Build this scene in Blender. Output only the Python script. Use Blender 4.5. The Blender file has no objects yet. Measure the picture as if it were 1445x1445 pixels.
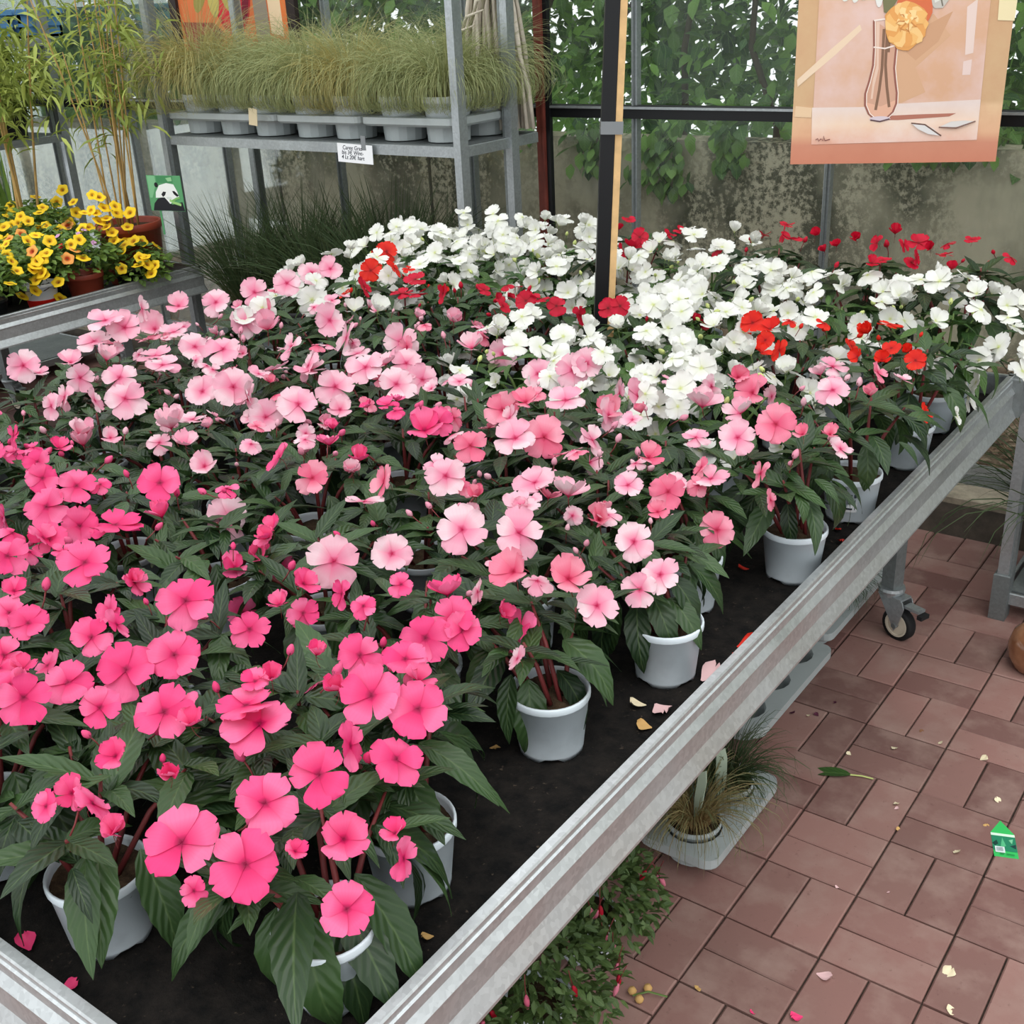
import bpy, math, random
from mathutils import Vector, Matrix, Quaternion
PI = math.pi
random.seed(7)
RND = random.Random(11)
scene = bpy.context.scene
COL = scene.collection

# ------------------------------------------------------------------ camera, sky, light, exposure
# World axes follow the greenhouse: x along the glass wall (positive towards the aisle), y towards the glass wall, z up.
TURN = math.radians(37.2)
PITCH, ROLL, EYE, FOCAL = math.radians(24.4), math.radians(-2.95), 1.74, 1606.0
ORG = Vector((-0.095, 0.970, 0.0))
RZ = Matrix.Rotation(TURN, 3, 'Z')
_f = Vector((0, math.cos(PITCH), -math.sin(PITCH))); _r = Vector((1, 0, 0)); _u = _r.cross(_f)
_r, _u = math.cos(ROLL) * _r + math.sin(ROLL) * _u, -math.sin(ROLL) * _r + math.cos(ROLL) * _u
FW, RT, UP = RZ @ _f, RZ @ _r, RZ @ _u
EYEP = RZ @ (Vector((0, 0, 0)) - ORG); EYEP.z = EYE
cam_data = bpy.data.cameras.new('camera'); cam = bpy.data.objects.new('camera', cam_data); COL.objects.link(cam)
cam_data.sensor_width = 36.0; cam_data.lens = FOCAL / 1445.0 * 36.0; cam_data.clip_start = 0.02; cam_data.clip_end = 200
M = Matrix((RT, UP, -FW)).transposed().to_4x4(); M.translation = EYEP
cam.matrix_world = M
scene.camera = cam

world = bpy.data.worlds.new('overcast_sky'); scene.world = world; world.use_nodes = True
nt = world.node_tree; nt.nodes.clear()
wo = nt.nodes.new('ShaderNodeOutputWorld'); bg = nt.nodes.new('ShaderNodeBackground')
tc = nt.nodes.new('ShaderNodeTexCoord'); sx = nt.nodes.new('ShaderNodeSeparateXYZ'); mr = nt.nodes.new('ShaderNodeMapRange')
nt.links.new(tc.outputs['Generated'], sx.inputs[0]); nt.links.new(sx.outputs['Z'], mr.inputs['Value'])
mr.inputs['From Min'].default_value = 0.0; mr.inputs['From Max'].default_value = 1.0
mr.inputs['To Min'].default_value = 0.95; mr.inputs['To Max'].default_value = 1.25
nt.links.new(mr.outputs[0], bg.inputs['Strength']); bg.inputs['Color'].default_value = (0.95, 0.985, 1.0, 1)
nt.links.new(bg.outputs[0], wo.inputs[0])
sun_d = bpy.data.lights.new('soft_sun', 'SUN'); sun_d.energy = 0.8; sun_d.angle = math.radians(50); sun_d.color = (1.0, 0.98, 0.95)
sun = bpy.data.objects.new('soft_sun', sun_d); COL.objects.link(sun)
sun.rotation_euler = Vector((0.25, -0.35, 0.9)).to_track_quat('Z', 'Y').to_euler()
vs = scene.view_settings
scene.display_settings.display_device = 'sRGB'
vs.view_transform = 'Standard'; vs.look = 'None'; vs.gamma = 1.0; vs.use_curve_mapping = False
vs.exposure = 0.5

# ------------------------------------------------------------------ pixel helpers (photograph 1445 x 1445 -> world)
def ray(x, y): return (FOCAL * FW + (x - 722.5) * RT - (y - 722.5) * UP).normalized()
def at_z(x, y, z): d = ray(x, y); return EYEP + d * ((z - EYEP.z) / d.z)
def at_y(x, y, Y): d = ray(x, y); return EYEP + d * ((Y - EYEP.y) / d.y)
def at_x(x, y, X): d = ray(x, y); return EYEP + d * ((X - EYEP.x) / d.x)
def to_px(p):
    d = Vector(p) - EYEP; w = d.dot(FW)
    if w < 0.05: return None
    return 722.5 + FOCAL * d.dot(RT) / w, 722.5 - FOCAL * d.dot(UP) / w, w

# ------------------------------------------------------------------ materials
def lin(c):
    out = []
    for k in c[:3]:
        k /= 255.0
        out.append(k / 12.92 if k <= 0.04045 else ((k + 0.055) / 1.055) ** 2.4)
    return (*out, 1.0)
class NG:
    """small node-graph writer"""
    def __init__(s, name):
        s.m = bpy.data.materials.new(name); s.m.use_nodes = True
        s.t = s.m.node_tree; s.t.nodes.clear()
        s.out = s.t.nodes.new('ShaderNodeOutputMaterial')
    def n(s, typ, **kw):
        nd = s.t.nodes.new('ShaderNode' + typ)
        for k, v in kw.items():
            if hasattr(nd, k): setattr(nd, k, v)
            else: s.set(nd, k.replace('_', ' '), v)
        return nd
    def set(s, nd, key, v):
        for i in nd.inputs:
            if i.name.lower() == key.lower():
                if isinstance(v, bpy.types.NodeSocket): s.t.links.new(v, i)
                else: i.default_value = v
                return
        raise KeyError(key)
    def mix(s, fac, a, b, mode='MIX'):
        nd = s.t.nodes.new('ShaderNodeMix'); nd.data_type = 'RGBA'; nd.blend_type = mode; nd.clamp_factor = True
        for idx, v in ((0, fac), (6, a), (7, b)):
            if isinstance(v, bpy.types.NodeSocket): s.t.links.new(v, nd.inputs[idx])
            else: nd.inputs[idx].default_value = v
        return nd.outputs[2]
    def math(s, op, a, b=0.5, c=0.5):
        nd = s.t.nodes.new('ShaderNodeMath'); nd.operation = op
        for i, v in enumerate((a, b, c)):
            if isinstance(v, bpy.types.NodeSocket): s.t.links.new(v, nd.inputs[i])
            else: nd.inputs[i].default_value = v
        return nd.outputs[0]
    def rng(s, v, a, b, c=0.0, d=1.0):
        nd = s.n('MapRange'); s.t.links.new(v, nd.inputs[0])
        for i, k in enumerate((a, b, c, d)): nd.inputs[i + 1].default_value = k
        return nd.outputs[0]
    def attr(s, name): return s.n('Attribute', attribute_name=name).outputs['Fac']
    def rand(s): return s.n('ObjectInfo').outputs['Random']
    def island(s): return s.n('NewGeometry').outputs['Random Per Island']
    def noise(s, scale, detail=3.0, rough=0.55, obj=True, stretch=None):
        tcn = s.n('TexCoord'); src = tcn.outputs['Object'] if obj else s.n('NewGeometry').outputs['Position']
        if stretch:
            mp = s.n('Mapping'); s.t.links.new(src, mp.inputs[0]); mp.inputs['Scale'].default_value = stretch; src = mp.outputs[0]
        nd = s.n('TexNoise', Scale=scale, Detail=detail, Roughness=rough); s.t.links.new(src, nd.inputs['Vector'])
        return nd.outputs['Fac']
    def bump(s, h, strength=0.3, dist=0.002):
        nd = s.n('Bump', Strength=strength, Distance=dist); s.set(nd, 'Height', h); return nd.outputs[0]
    def pbr(s, color, rough=0.5, metal=0.0, spec=0.4, normal=None):
        nd = s.n('BsdfPrincipled'); s.set(nd, 'Base Color', color); s.set(nd, 'Roughness', rough); s.set(nd, 'Metallic', metal)
        s.set(nd, 'Specular IOR Level', spec)
        if normal is not None: s.set(nd, 'Normal', normal)
        return nd.outputs[0]
    def leafy(s, color, rough, trans=0.25, spec=0.4, normal=None, tcol=None):
        a = s.pbr(color, rough, 0, spec, normal); b = s.n('BsdfTranslucent'); s.set(b, 'Color', tcol if tcol is not None else color)
        mx = s.n('MixShader'); mx.inputs[0].default_value = trans
        s.t.links.new(a, mx.inputs[1]); s.t.links.new(b.outputs[0], mx.inputs[2]); return mx.outputs[0]
    def done(s, sh): s.t.links.new(sh, s.out.inputs['Surface']); return s.m
MATS = {}
def flat(name, rgb, rough=0.6, metal=0.0, spec=0.35, vary=0.0, grain=0.0, gscale=40):
    if name in MATS: return MATS[name]
    g = NG(name); c = lin(rgb)
    col = c
    if grain:
        f = g.noise(gscale, 4)
        col = g.mix(g.rng(f, 0.3, 0.7), tuple(k * (1 - grain) for k in c[:3]) + (1,), tuple(min(1, k * (1 + grain)) for k in c[:3]) + (1,))
    if vary:
        col = g.mix(g.rand(), col, tuple(k * (1 - vary) for k in c[:3]) + (1,))
    MATS[name] = g.done(g.pbr(col, rough, metal, spec)); return MATS[name]

def petal_mat(name, tip, base, eye, pale, spread):
    g = NG(name); r = g.attr('rad'); rd = g.rand()
    tipc = g.mix(g.math('MULTIPLY', rd, spread), lin(tip), lin(pale))
    c = g.mix(g.rng(r, 0.15, 0.62), lin(base), tipc)
    c = g.mix(g.rng(r, 0.05, 0.20), lin(eye), c)
    vein = g.n('TexWave', wave_type='BANDS'); 
    s_ = g.attr('side'); w = g.math('SINE', g.math('MULTIPLY', s_, 26.0))
    c = g.mix(g.math('MULTIPLY', g.rng(w, 0.2, 1.0), 0.05), c, lin(base))
    MATS[name] = g.done(g.leafy(c, 0.55, 0.26, 0.25)); return MATS[name]
petal_mat('petal_hot', (234, 62, 126), (214, 30, 98), (140, 8, 60), (240, 118, 162), 1.0)
petal_mat('petal_light', (232, 160, 182), (226, 112, 148), (186, 26, 80), (236, 208, 214), 0.95)
petal_mat('petal_coral', (230, 112, 142), (216, 74, 112), (170, 14, 58), (234, 162, 178), 0.9)
petal_mat('petal_white', (228, 228, 222), (220, 222, 204), (200, 206, 140), (234, 234, 230), 0.6)
petal_mat('petal_orange', (216, 34, 22), (196, 20, 16), (136, 8, 10), (226, 52, 30), 0.6)
petal_mat('petal_crimson', (190, 14, 46), (166, 6, 34), (110, 4, 20), (206, 28, 62), 0.6)

def leaf_mat(name, dark, light, vein, trans=0.18, rough=0.36, under=None):
    g = NG(name); s_ = g.attr('side'); l_ = g.attr('rad'); rd = g.rand(); isl = g.island()
    k = g.math('FRACT', g.math('ADD', rd, isl))
    c = g.mix(k, lin(dark), lin(light))
    a = g.math('ABSOLUTE', s_)
    # midrib and curved side veins
    mid = g.rng(a, 0.02, 0.09, 1.0, 0.0)
    ph = g.math('SUBTRACT', g.math('MULTIPLY', l_, 44.0), g.math('MULTIPLY', a, 13.0))
    sv = g.math('SINE', ph)
    c = g.mix(g.math('MULTIPLY', g.rng(sv, 0.6, 1.0), 0.09), c, lin(vein))
    c = g.mix(g.math('MULTIPLY', mid, 0.45), c, lin(vein))
    nrm = g.bump(sv, 0.30, 0.002)
    MATS[name] = g.done(g.leafy(c, rough, trans, 0.40, nrm)); return MATS[name]
leaf_mat('leaf_dark', (28, 47, 27), (60, 86, 46), (94, 116, 70))
leaf_mat('leaf_green', (44, 74, 36), (80, 112, 54), (118, 146, 84))
leaf_mat('leaf_hedge', (44, 82, 48), (136, 180, 88), (140, 180, 104), 0.35)
leaf_mat('leaf_bamboo', (120, 138, 58), (178, 190, 96), (190, 200, 120), 0.35, 0.5)
leaf_mat('leaf_small', (72, 104, 48), (126, 156, 70), (140, 160, 92), 0.3)
leaf_mat('leaf_fuchsia', (64, 88, 46), (98, 122, 68), (130, 150, 92), 0.25)

def blade_mat(name, base, mid, tip):
    g = NG(name); r = g.attr('rad'); isl = g.island()
    c = g.mix(g.rng(r, 0.0, 0.3), lin(base), lin(mid)); c = g.mix(g.rng(r, 0.45, 1.0), c, lin(tip))
    c = g.mix(g.math('MULTIPLY', isl, 0.45), c, lin(base))
    MATS[name] = g.done(g.leafy(c, 0.55, 0.3, 0.3)); return MATS[name]
blade_mat('blade_mist', (176, 166, 110), (142, 152, 102), (158, 170, 124))
blade_mat('blade_gold', (186, 160, 96), (166, 160, 98), (168, 172, 120))
blade_mat('blade_dark', (84, 84, 54), (58, 80, 50), (78, 100, 66))
blade_mat('blade_tan', (176, 140, 100), (140, 134, 90), (100, 122, 84))

def galv(name, rgb, rough=0.42, metal=0.75):
    g = NG(name); v = g.n('TexVoronoi', Scale=140.0); t = g.n('TexCoord'); g.t.links.new(t.outputs['Object'], v.inputs['Vector'])
    f = g.noise(6, 4); c = lin(rgb)
    col = g.mix(g.rng(v.outputs['Color'], 0.2, 0.9), tuple(k * .82 for k in c[:3]) + (1,), c)
    col = g.mix(g.math('MULTIPLY', g.rng(f, 0.45, 0.75), 0.35), col, tuple(k * .7 for k in c[:3]) + (1,))
    MATS[name] = g.done(g.pbr(col, g.rng(f, 0.3, 0.7, rough - .08, rough + .14), metal, 0.5)); return MATS[name]
galv('galvanised', (176, 182, 184)); galv('aluminium', (208, 212, 213), 0.36, 0.8); galv('old_zinc', (132, 138, 138), 0.5, 0.6)

def plastic(name, rgb, dirt=0.12):
    g = NG(name); f = g.noise(18, 5); c = lin(rgb); d = tuple(k * (1 - dirt * 2) for k in c[:3]) + (1,)
    col = g.mix(g.math('MULTIPLY', g.rng(f, 0.5, 0.75), 0.6), c, d)
    MATS[name] = g.done(g.leafy(col, 0.42, 0.06, 0.4)); return MATS[name]
plastic('pot_grey', (218, 228, 234)); plastic('pot_far', (220, 226, 228)); plastic('tray_grey', (172, 180, 180)); plastic('terracotta', (150, 66, 48))
plastic('black_plastic', (34, 35, 36)); plastic('blue_plastic', (92, 140, 184))
flat('rubber', (26, 26, 27), 0.7); flat('cream_wheel', (214, 204, 184), 0.45); flat('rust_red', (112, 54, 44), 0.6, grain=.3, gscale=12)
flat('black_metal', (24, 25, 27), 0.4, 0.2); flat('pale_wood', (214, 176, 124), 0.6, grain=.14, gscale=30); flat('paper', (238, 240, 242), 0.7)
flat('ink', (44, 48, 60), 0.8); flat('stem_red', (110, 44, 44), 0.5); flat('stem_green', (96, 120, 62), 0.5); flat('cane', (176, 142, 84), 0.45, grain=.25, gscale=14)
flat('branch_bark', (74, 62, 50), 0.8); flat('tape_clear', (112, 116, 118), 0.15, spec=.8); flat('bud_green', (196, 206, 128), 0.5)
flat('bleached_wood', (206, 196, 180), 0.75, grain=.22, gscale=20, vary=.25)
def soil(name, a, b, fleck, scale):
    g = NG(name); f = g.noise(scale, 6, 0.7); f2 = g.noise(scale * 3.3, 3, 0.6)
    c = g.mix(g.rng(f, 0.35, 0.7), lin(a), lin(b)); c = g.mix(g.math('MULTIPLY', g.rng(f2, 0.66, 0.74), 0.55), c, lin(fleck))
    MATS[name] = g.done(g.pbr(c, 0.95, 0, 0.15, g.bump(f2, 0.8, 0.004))); return MATS[name]
soil('potting_soil', (46, 36, 28), (92, 74, 56), (150, 126, 92), 60); soil('mat_soil', (15, 15, 15), (38, 34, 31), (96, 84, 72), 34)
soil('joint_sand', (50, 42, 38), (78, 66, 58), (110, 96, 84), 30); soil('leaf_litter', (112, 90, 74), (176, 152, 132), (220, 204, 186), 22)

g = NG('paver'); f = g.noise(9, 5, 0.6, obj=False); f2 = g.noise(70, 4, 0.7, obj=False); f3 = g.noise(2.2, 3, 0.5, obj=False)
k = g.math('FRACT', g.math('ADD', g.rand(), g.island()))
c = g.mix(k, lin((110, 77, 72)), lin((152, 113, 105))); c = g.mix(g.math('MULTIPLY', g.rng(f3, 0.35, 0.65), 0.45), c, lin((120, 98, 90)))
c = g.mix(g.math('MULTIPLY', g.rng(f, 0.46, 0.70), 0.6), c, lin((158, 132, 122))); c = g.mix(g.math('MULTIPLY', g.rng(f2, 0.62, 0.72), 0.35), c, lin((84, 54, 50)))
MATS['paver'] = g.done(g.pbr(c, 0.7, 0, 0.3, g.bump(f2, 0.25, 0.002)))

g = NG('stained_concrete'); f = g.noise(1.5, 4, 0.6, obj=False, stretch=(1, 1, .8)); f2 = g.noise(42, 6, 0.75, obj=False); f3 = g.noise(1.0, 3, 0.5, obj=False); f4 = g.noise(6, 5, 0.7, obj=False, stretch=(1, 1, .35))
c = g.mix(g.rng(f3, 0.3, 0.7), lin((188, 178, 156)), lin((216, 206, 184))); c = g.mix(g.math('MULTIPLY', g.rng(f4, 0.45, 0.7), .5), c, lin((150, 146, 128)))
st = g.math('MULTIPLY', g.rng(f, 0.38, 0.54), g.rng(g.math('ADD', g.math('MULTIPLY', f2, .7), g.math('MULTIPLY', f4, .45)), 0.51, 0.60))
c = g.mix(g.math('MULTIPLY', st, .9), c, lin((60, 62, 50))); c = g.mix(g.math('MULTIPLY', g.rng(f2, 0.62, 0.7), 0.3), c, lin((196, 184, 150)))
MATS['stained_concrete'] = g.done(g.pbr(c, 0.9, 0, 0.2, g.bump(f2, 0.3, 0.004)))
g = NG('kerb_concrete'); f = g.noise(14, 5, 0.7); c = g.mix(g.rng(f, 0.3, 0.7), lin((120, 112, 98)), lin((172, 162, 142))); MATS['kerb_concrete'] = g.done(g.pbr(c, 0.9, 0, 0.2, g.bump(f, 0.4, 0.003)))
g = NG('dark_concrete'); f = g.noise(14, 5, 0.7); c = g.mix(g.rng(f, 0.3, 0.7), lin((62, 58, 52)), lin((96, 88, 78))); MATS['dark_concrete'] = g.done(g.pbr(c, 0.8, 0, 0.3, g.bump(f, 0.4, 0.003)))  # kerb concrete recipe in a darker tone, for kerb face and wall joints

# greenhouse glass: thin, slightly grimy pane
g = NG('grimy_glass'); lw = g.n('LayerWeight', Blend=0.25); tr = g.n('BsdfTransparent', Color=(0.95, 0.965, 0.955, 1)); gl = g.n('BsdfGlossy', Color=(0.9, 0.95, 0.95, 1), Roughness=0.04)
df = g.n('BsdfTranslucent', Color=(0.70, 0.70, 0.66, 1)); f = g.noise(4, 5, 0.65, obj=False)
m1 = g.n('MixShader'); g.t.links.new(g.math('MULTIPLY', lw.outputs['Fresnel'], 0.55), m1.inputs[0]); g.t.links.new(tr.outputs[0], m1.inputs[1]); g.t.links.new(gl.outputs[0], m1.inputs[2])
m2 = g.n('MixShader'); g.t.links.new(g.rng(f, 0.35, 0.75, 0.03, 0.11), m2.inputs[0]); g.t.links.new(m1.outputs[0], m2.inputs[1]); g.t.links.new(df.outputs[0], m2.inputs[2])
MATS['grimy_glass'] = g.done(m2.outputs[0])

# ------------------------------------------------------------------ mesh helpers
class MB:
    def __init__(s): s.v, s.f, s.mi, s.rad, s.side = [], [], [], [], []; s.mats = []
    def add(s, vf, mat=0, rad=None, side=None):
        v, f = vf[0], vf[1]; o = len(s.v)
        s.v += [tuple(p) for p in v]; s.f += [tuple(i + o for i in q) for q in f]
        if isinstance(mat, str):
            if mat not in s.mats: s.mats.append(mat)
            mat = s.mats.index(mat)
        s.mi += [mat] * len(f)
        s.rad += list(rad) if rad is not None else (list(vf[2]) if len(vf) > 2 else [0.0] * len(v))
        s.side += list(side) if side is not None else (list(vf[3]) if len(vf) > 3 else [0.0] * len(v))
        return s
    def mesh(s, name, mat=None, smooth=False):
        me = bpy.data.meshes.new(name); me.from_pydata(s.v, [], s.f)
        for m in (s.mats if s.mats else [mat]): me.materials.append(MATS[m])
        if s.mats: me.polygons.foreach_set('material_index', s.mi)
        if smooth: me.polygons.foreach_set('use_smooth', [True] * len(s.f))
        if any(s.rad): me.attributes.new('rad', 'FLOAT', 'POINT').data.foreach_set('value', s.rad)
        if any(s.side): me.attributes.new('side', 'FLOAT', 'POINT').data.foreach_set('value', s.side)
        me.update(); return me
    def build(s, name, mat=None, parent=None, loc=None, rot=None, smooth=False):
        return put(name, s.mesh(name, mat, smooth), parent, loc, rot)
def put(name, me, parent=None, loc=None, rot=None, scale=None):
    o = bpy.data.objects.new(name, me); COL.objects.link(o)
    if parent is not None: o.parent = parent
    if loc is not None: o.location = loc
    if rot is not None: o.rotation_euler = rot
    if scale is not None: o.scale = scale if hasattr(scale, '__len__') else (scale,) * 3
    return o
def tag(o, label=None, cat=None, group=None, kind=None):
    if label: o['label'] = label
    if cat: o['category'] = cat
    if group: o['group'] = group
    if kind: o['kind'] = kind
    return o
def thing(name, label, cat, loc=(0, 0, 0), rz=0.0, group=None):
    o = bpy.data.objects.new(name, None); COL.objects.link(o); o.location = loc; o.rotation_euler = (0, 0, rz); o.empty_display_size = 0.05
    return tag(o, label, cat, group)
def copy_tree(o, parent=None):
    c = o.copy(); COL.objects.link(c); c.parent = parent
    for ch in list(o.children): copy_tree(ch, c)
    return c
def box(c, s, rz=0.0, ch=0.0):
    x, y, z = s[0] / 2, s[1] / 2, s[2] / 2
    if not ch:
        v = [(-x, -y, -z), (x, -y, -z), (x, y, -z), (-x, y, -z), (-x, -y, z), (x, -y, z), (x, y, z), (-x, y, z)]
        f = [(0, 3, 2, 1), (4, 5, 6, 7), (0, 1, 5, 4), (1, 2, 6, 5), (2, 3, 7, 6), (3, 0, 4, 7)]
    else:
        a, b = x - ch, y - ch
        v = [(-x, -y, -z), (x, -y, -z), (x, y, -z), (-x, y, -z), (-x, -y, z - ch), (x, -y, z - ch), (x, y, z - ch), (-x, y, z - ch), (-a, -b, z), (a, -b, z), (a, b, z), (-a, b, z)]
        f = [(0, 3, 2, 1), (8, 9, 10, 11)] + [(i, (i + 1) % 4, (i + 1) % 4 + 4, i + 4) for i in range(4)] + [(i + 4, (i + 1) % 4 + 4, (i + 1) % 4 + 8, i + 8) for i in range(4)]
    q = Matrix.Rotation(rz, 3, 'Z'); c = Vector(c)
    return [q @ Vector(p) + c for p in v], f
def lathe(prof, n=24, c=(0, 0, 0), wob=None, closed=True):
    v, f = [], []
    for r, z in prof:
        for i in range(n):
            a = 2 * PI * i / n; v.append((c[0] + r * math.cos(a), c[1] + r * math.sin(a), c[2] + (wob(a, r, z) if wob else z)))
    for j in range(len(prof) - 1):
        for i in range(n): f.append((j * n + i, j * n + (i + 1) % n, (j + 1) * n + (i + 1) % n, (j + 1) * n + i))
    return v, f
def tube(path, r, n=6, cap=True):
    P = [Vector(p) for p in path]; v, f = [], []
    R = r if hasattr(r, '__len__') else [r] * len(P)
    t0 = (P[1] - P[0]).normalized(); a = t0.orthogonal().normalized()
    for k, p in enumerate(P):
        t = (P[min(k + 1, len(P) - 1)] - P[max(k - 1, 0)]).normalized(); a = (a - t * a.dot(t)).normalized(); b = t.cross(a)
        for i in range(n):
            an = 2 * PI * i / n; v.append(p + (a * math.cos(an) + b * math.sin(an)) * R[k])
    for k in range(len(P) - 1):
        for i in range(n): f.append((k * n + i, k * n + (i + 1) % n, (k + 1) * n + (i + 1) % n, (k + 1) * n + i))
    if cap: f += [tuple(range(n))[::-1], tuple((len(P) - 1) * n + i for i in range(n))]
    return v, f
def prism(poly, axis, a, b):
    """2-D polygon extruded along an axis ('x','y','z') from a to b"""
    def P(p, t):
        return {'x': (t, p[0], p[1]), 'y': (p[0], t, p[1]), 'z': (p[0], p[1], t)}[axis]
    n = len(poly); v = [P(p, a) for p in poly] + [P(p, b) for p in poly]
    f = [tuple(range(n)), tuple(range(2 * n - 1, n - 1, -1))] + [(i, i + n, (i + 1) % n + n, (i + 1) % n) for i in range(n)]
    return v, f
def ribbon(path, w, normal=None):
    """flat blade along a path, w a list or number; returns with rad (0..1 along)"""
    P = [Vector(p) for p in path]; n = len(P); v, f, rad, side = [], [], [], []
    for k, p in enumerate(P):
        t = (P[min(k + 1, n - 1)] - P[max(k - 1, 0)]); nn = normal or Vector((0, 0, 1)); s_ = t.cross(nn)
        if s_.length < 1e-6: s_ = t.orthogonal()
        s_.normalize(); ww = (w[k] if hasattr(w, '__len__') else w) / 2
        v += [p - s_ * ww, p + s_ * ww]; rad += [k / (n - 1)] * 2; side += [-1, 1]
    for k in range(n - 1): f.append((2 * k, 2 * k + 1, 2 * k + 3, 2 * k + 2))
    return v, f, rad, side
def xf(vf, m):
    return ([m @ Vector(p) for p in vf[0]],) + tuple(vf[1:])
def frame_from(n, up=None, spin=0.0):
    """rotation matrix with local z = n"""
    n = Vector(n).normalized(); up = Vector(up) if up else Vector((0, 0, 1))
    y = up - n * up.dot(n)
    if y.length < 1e-4: y = n.orthogonal()
    y.normalize(); x = y.cross(n)
    return Matrix((x, y, n)).transposed() @ Matrix.Rotation(spin, 3, 'Z')

# leaf: along +y from 0 to 1, blade in xy, droops to -z. shared between thousands of leaves
def leaf_geo(width, droop, fold, n=9, serr=0.0, tip=1.0, wave=0.0, ph=0.0):
    v, f, rad, side = [], [], [], []
    for k in range(n + 1):
        t = k / n; w = width * (math.sin(PI * t ** 0.82) ** 0.85) * (1 - 0.25 * t) if 0 < t < 1 else 0.004
        if serr and k % 2: w *= 1 + serr
        ang = droop * t; 
        y = (math.sin(ang) / droop if droop > 1e-3 else t) * tip; z = -(1 - math.cos(ang)) / droop if droop > 1e-3 else 0
        for s_ in (-1, -0.5, 0, 0.5, 1):
            v.append((s_ * w * math.cos(fold * 0.6), y - abs(s_) * 0.01, z + abs(s_) * w * math.sin(fold) + wave * math.sin(7 * t + ph) * s_ * w)); rad.append(0.02 + t * 0.98); side.append(s_)
    for k in range(n):
        for i in range(4): f.append((5 * k + i, 5 * k + i + 1, 5 * k + i + 6, 5 * k + i + 5))
    return v, f, rad, side
def simple_leaf(width, droop=0.5):
    """8-triangle leaf for masses"""
    v = [(0, 0, 0), (-width, .35, .02), (0, .38, -.03), (width, .35, .02), (-width * .8, .7, -.08 * droop), (0, .72, -.13 * droop), (width * .8, .7, -.08 * droop), (0, 1, -.35 * droop)]
    f = [(0, 2, 1), (0, 3, 2), (1, 2, 5, 4), (2, 3, 6, 5), (4, 5, 7), (5, 6, 7)]
    return v, f, [.02, .35, .38, .35, .7, .72, .7, 1], [0, -1, 0, 1, -1, 0, 1, 0]
def petal_geo(wid, notch, cup, wave, ph, n=7, m=6):
    """obovate petal along +y, length 1, in the xy plane"""
    v, f, rad, side = [], [], [], []
    for k in range(n + 1):
        t = k / n
        w = wid * (0.10 + 0.90 * math.sin(min(1, t * 1.06) * PI * 0.5) ** 1.25)
        if t > 0.55: w *= math.sqrt(max(0.0, 1 - ((t - 0.55) / 0.47) ** 2.6))
        for i in range(m + 1):
            s_ = -1 + 2 * i / m
            yy = t * (1 - notch * math.exp(-(s_ / 0.22) ** 2) * max(0, t - .5) * 2) - 0.06 * s_ * s_ * t
            z = cup * (t * t * 0.55 + 0.18 * s_ * s_ * t) + wave * math.sin(ph + 5.2 * s_ + 3 * t) * t * t
            v.append((s_ * w, yy, z)); rad.append(0.02 + 0.98 * t); side.append(s_)
    for k in range(n):
        for i in range(m): f.append((k * (m + 1) + i, k * (m + 1) + i + 1, (k + 1) * (m + 1) + i + 1, (k + 1) * (m + 1) + i))
    return v, f, rad, side

# ================================================================== THE SETTING
GLASS_Y, FLOOR_BACK = 3.08, 2.93
fl = MB().add(box((-1.5, 0.4, -0.03), (11, 5.2, 0.05)), 'joint_sand').build('floor'); tag(fl, kind='structure')
# basket-weave pavers, modules of 20 cm; every paver its own piece where the aisle shows it
T0 = RZ @ (Vector((0.3945, 1.774, 0)) - ORG)
def paver_mesh(lx, ly): return MB().add(box((0, 0, -0.012), (lx - 0.0038, ly - 0.0038, 0.03), 0, 0.003), 'paver').mesh('brick')
PM = (paver_mesh(0.1, 0.2), paver_mesh(0.2, 0.1))
slots = []
for i in range(-34, 14):
    for k in range(-18, 14):
        for j in (0, 1):
            even = (i + k) % 2 == 0
            x = T0.x + .2 * i + (.05 + .1 * j if even else .1); y = T0.y + .2 * k + (.1 if even else .05 + .1 * j)
            if y > FLOOR_BACK - 0.02 or y < -1.6 or x < -5.9 or x > 3.2: continue
            p = to_px((x, y, 0)); seen = False
            if p and -40 < p[0] < 1485 and -40 < p[1] < 1485:
                t = (0.70 - EYE) / (0 - EYE); hx, hy = EYEP.x + (x - EYEP.x) * t, EYEP.y + (y - EYEP.y) * t
                seen = not (-1.9 < hx < -0.06 and -0.2 < hy < 2.3)
            slots.append((0 if seen else 1, p[2] if p else 99, x, y, 0 if even else 1))
slots.sort()
rest = MB(); pr = random.Random(3)
for q, (hid, d, x, y, o) in enumerate(slots):
    dz = pr.uniform(-.0015, .0015); a = pr.uniform(-.006, .006)
    if q < 290 and not hid:
        b = put('brick', PM[o], fl, (x, y, dz), (pr.uniform(-.006, .006), pr.uniform(-.006, .006), a))
    else: rest.add(box((x, y, -0.012 + dz), ((.0962, .1962) if o == 0 else (.1962, .0962)) + (.03,), a, 0.004), 'paver')
tag(rest.build('brick', parent=fl), kind='stuff')

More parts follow.
